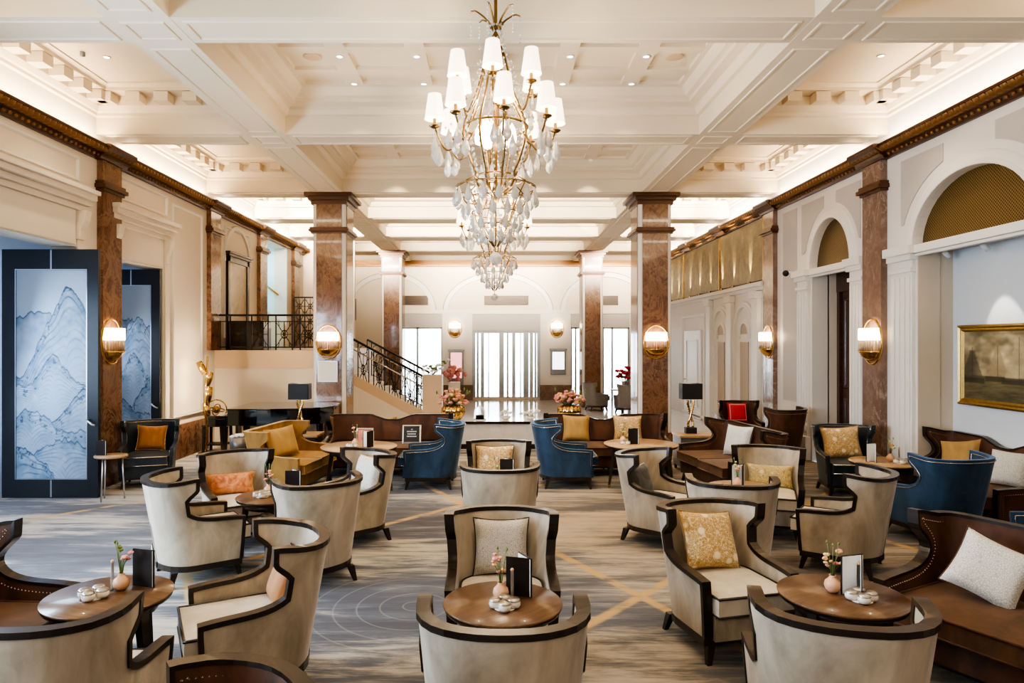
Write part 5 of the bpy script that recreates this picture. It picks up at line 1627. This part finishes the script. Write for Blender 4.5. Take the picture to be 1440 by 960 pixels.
    for c, s in pend[:96]:
        if p0 is None:
            p0 = MB().lathe([(.001,.062),(.007,.05),(.010,.036),(.024,.0),(.029,-.022),(.022,-.044),(.001,-.062)], 7)
            for i in range(len(p0.sm)): p0.sm[i] = False
            o = p0.build('crystal_pendant', W['crystal'], t)
        else:
            o = bpy.data.objects.new('crystal_pendant', o.data); COL.objects.link(o); o.parent = t
        o.location = c; o.scale = (s,s,s*1.1); o.rotation_euler = (0,0,random.random()*6)
    return t
CH = ((.024,4.6,3.09),(.03,8.5,3.09))
c0 = make_chandelier('nearer crystal chandelier with small white lampshades', CH[0])
c1 = dup(c0, 'farther crystal chandelier hanging below and behind the first', CH[1])

# ------------------------------------------------------------------ ceiling fixtures
def downlight(x, y, lb, z=CE-.05, em=True):
    t = thing('downlight', lb, 'downlight', (x,y,z), 0, 'ceiling downlights')
    MB().lathe([(.05,0),(.052,-.012),(.04,-.014),(.036,-.004)], 18).build('trim_ring', W['paper'], t)
    MB().lathe([(.001,-.006),(.037,-.006)], 18).build('lens', W['spot'], t)
DL = []
rows_ = ((8.5,'near row of the second coffer'),(9.4,'far row of the second coffer'),(11.1,'near row of the third coffer'),(13.3,'far row of the third coffer'))
for y, rn in rows_:
    for x, xn in ((-1.9,'first from the left'),(-.94,'second from the left'),(.97,'third from the left'),(1.92,'fourth from the left')):
        z = CE-.05
        if y == 9.4: z = CE-.05
        if y > 13: z = 5.66
        downlight(x, y, 'small round ceiling downlight, %s in the %s' % (xn, rn), z); DL.append((x,y))
downlight(-4.88, 8.64, 'single downlight in the left side coffer', CE); downlight(4.9, 8.6, 'single downlight in the right side coffer', CE)
t = thing('ceiling_sensor', 'tiny dark ceiling sensor in the left side coffer', 'sensor', (-5.1,8.5,CE)); MB().lathe([(.03,0),(.03,-.05),(.001,-.06)], 12).build('sensor_body', W['greyframe'], t)
for x, lb in ((-2.27,'left'),(2.3,'right')):
    o = MB().lathe([(.11,0),(.115,-.012),(.10,-.016),(.001,-.014)], 24).build('ceiling_speaker', W['tan']); o.location = (x,8.62,CE-.02 if False else CE)
    tag(o, 'round beige ceiling speaker on the %s of the second coffer' % lb, 'speaker')

# ------------------------------------------------------------------ lights
def area(name, loc, target, sx, sy, power, col):
    l = bpy.data.lights.new(name,'AREA'); l.shape = 'RECTANGLE'; l.size = sx; l.size_y = sy; l.energy = power; l.color = col
    o = bpy.data.objects.new(name, l); COL.objects.link(o); o.location = loc
    d = Vector(target)-Vector(loc); o.rotation_euler = d.to_track_quat('-Z','Y').to_euler(); return o
WARM = (1,.80,.56); WW = (1,.86,.68); DAY = (.62,.80,1)
def strip(loc, along, target, ln, wd, power, col=WW):
    l = bpy.data.lights.new('cove_light','AREA'); l.shape = 'RECTANGLE'; l.energy = power; l.color = col
    o = bpy.data.objects.new('cove_light', l); COL.objects.link(o); o.location = loc
    z = -(Vector(target)-Vector(loc)).normalized(); a = Vector(along); x = (a-z*a.dot(z)).normalized(); y = z.cross(x)
    o.matrix_world = Matrix.Translation(loc) @ Matrix((x,y,z)).transposed().to_4x4()
    l.size = ln; l.size_y = wd
    return o
for i, (y0, y1) in enumerate(bays):
    if y1 < 0: continue
    yc = (y0+y1)/2; ln = y1-y0-.1
    front = y1 < 14.2
    for sx in (-1,1):
        strip((sx*(XW-.15), yc, 4.96), (0,1,0), (sx*(XW-.03), yc, 5.4), ln, .07, (42 if front else 60)*ln/3, WARM if front else WW)
        if front: strip((sx*4.6, y0+.02, 5.14), (1,0,0), (sx*4.6, y1, 5.45), 1.9, .06, 9, WARM)
    if not front:
        strip((0, y0+.03, 5.14), (1,0,0), (0, y1, 5.42), 5.2, .06, (230 if y1 < 21 else 65) if y1 < 24 else 22, WW).data.spread = R(62)
        for sx in (-1,1): strip((sx*4.6, y0+.03, 5.14), (1,0,0), (sx*4.6, y1, 5.38), 1.9, .06, 80 if y1 < 24 else 8, WW).data.spread = R(62)
# ceiling downlights
for k, (x, y) in enumerate(DL + [(-4.88,8.64),(4.9,8.6),(-1.9,5.2),(1.9,5.2),(-.9,3.6),(.9,3.6),(-4.8,5.0),(4.8,5.0),(-4.6,12),(4.6,12),(-1.9,1.4),(1.9,1.4)]):
    l = bpy.data.lights.new('downlight_beam','SPOT'); l.energy = 92; l.color = (1,.81,.58); l.spot_size = R(88); l.spot_blend = .8; l.shadow_soft_size = .05
    o = bpy.data.objects.new('downlight_beam', l); COL.objects.link(o); o.location = (x, y, CE-.10 if y < 13 else 5.6)
for y in (15.4,18,20.8):
    for x in (-1.5,1.5):
        l = bpy.data.lights.new('downlight_beam','SPOT'); l.energy = 120; l.color = (1,.92,.82); l.spot_size = R(100); l.spot_blend = .8; l.shadow_soft_size = .06
        o = bpy.data.objects.new('downlight_beam', l); COL.objects.link(o); o.location = (x, y, 5.6)
# chandelier glow
for c in CH: plight((c[0], c[1], c[2]+.62), 190, WARM, .05); plight((c[0], c[1], c[2]-.12), 80, WARM, .04)
# mural uplights
for y in (14.9,15.9,16.7,17.6,18.5,19.4,20.6,21.4):
    l = bpy.data.lights.new('uplight_beam','SPOT'); l.energy = 620; l.color = (1,.86,.62); l.spot_size = R(30); l.spot_blend = .9; l.shadow_soft_size = .02
    o = bpy.data.objects.new('uplight_beam', l); COL.objects.link(o); o.location = (XW-.13, y, 3.47)
    d = Vector((.16,0,1)); o.rotation_euler = d.to_track_quat('-Z','Y').to_euler()
# floor lamp wall wash, table lamps
for z in (1.62,1.2): plight((-5.50,12.66,z), 75, WARM, .03)
plight((-3.18,11.3,1.48), 6, WARM, .03); plight((3.30,11.35,1.48), 6, WARM, .03)
l = bpy.data.lights.new('picture_spot','SPOT'); l.energy = 60; l.spot_size = R(40); l.color = (1,.9,.75); l.shadow_soft_size = .03
o = bpy.data.objects.new('picture_spot', l); COL.objects.link(o); o.location = (5.7,8.3,3.2); o.rotation_euler = (Vector((.45,-.1,-1.1))).to_track_quat('-Z','Y').to_euler()
area('added_front_fill', (0,-3.4,4.9), (0,6,.6), 7.0, .5, 110, (1,.86,.68))  # added fill behind the camera to lift the chairs, no fixture there
# daylight through the folding doors and the entrance
for y0, y1, pw in ((.1,2.4,400),(3.7,6.0,470),(7.0,8.6,70),(10.32,11.2,14)):
    area('door_daylight', (-6.2,(y0+y1)/2-.1,2.0), (-2,(y0+y1)/2+.5,.9), 2.6, y1-y0, pw, DAY)
area('stairwell_light', (-6.9,18.0,4.8), (-7.2,18.0,2), 1.2, 1.2, 60, (.75,.92,1))
area('entrance_daylight', (.5,YB+2.2,2.2), (.5,15,.4), 3.2, 2.6, 220, (.85,.93,1))
area('entrance_daylight', (3.9,YB+2.2,2.2), (3.0,15,.4), 1.6, 2.4, 80, (.85,.93,1))
w = bpy.data.worlds.new('World'); bpy.context.scene.world = w; w.use_nodes = True
bg = w.node_tree.nodes['Background']; bg.inputs[0].default_value = (.85,.92,1,1); bg.inputs[1].default_value = .6

# ------------------------------------------------------------------ camera and view
cam = bpy.data.cameras.new('Camera'); co = bpy.data.objects.new('Camera', cam); COL.objects.link(co)
co.location = (0,0,CAMH); co.rotation_euler = (R(90),0,0)
cam.sensor_width = 36; cam.lens = 24; cam.shift_x = 28/1440; cam.shift_y = 2/1440; cam.clip_start = .05
sc = bpy.context.scene; sc.camera = co
sc.view_settings.view_transform = 'AgX'; sc.view_settings.look = 'AgX - High Contrast'; sc.view_settings.exposure = 0.0
cy = sc.cycles
cy.use_denoising = True; cy.max_bounces = 7; cy.diffuse_bounces = 4; cy.glossy_bounces = 3; cy.transmission_bounces = 6; cy.transparent_max_bounces = 6
cy.caustics_reflective = False; cy.caustics_refractive = False; cy.sample_clamp_indirect = 4; cy.sample_clamp_direct = 30
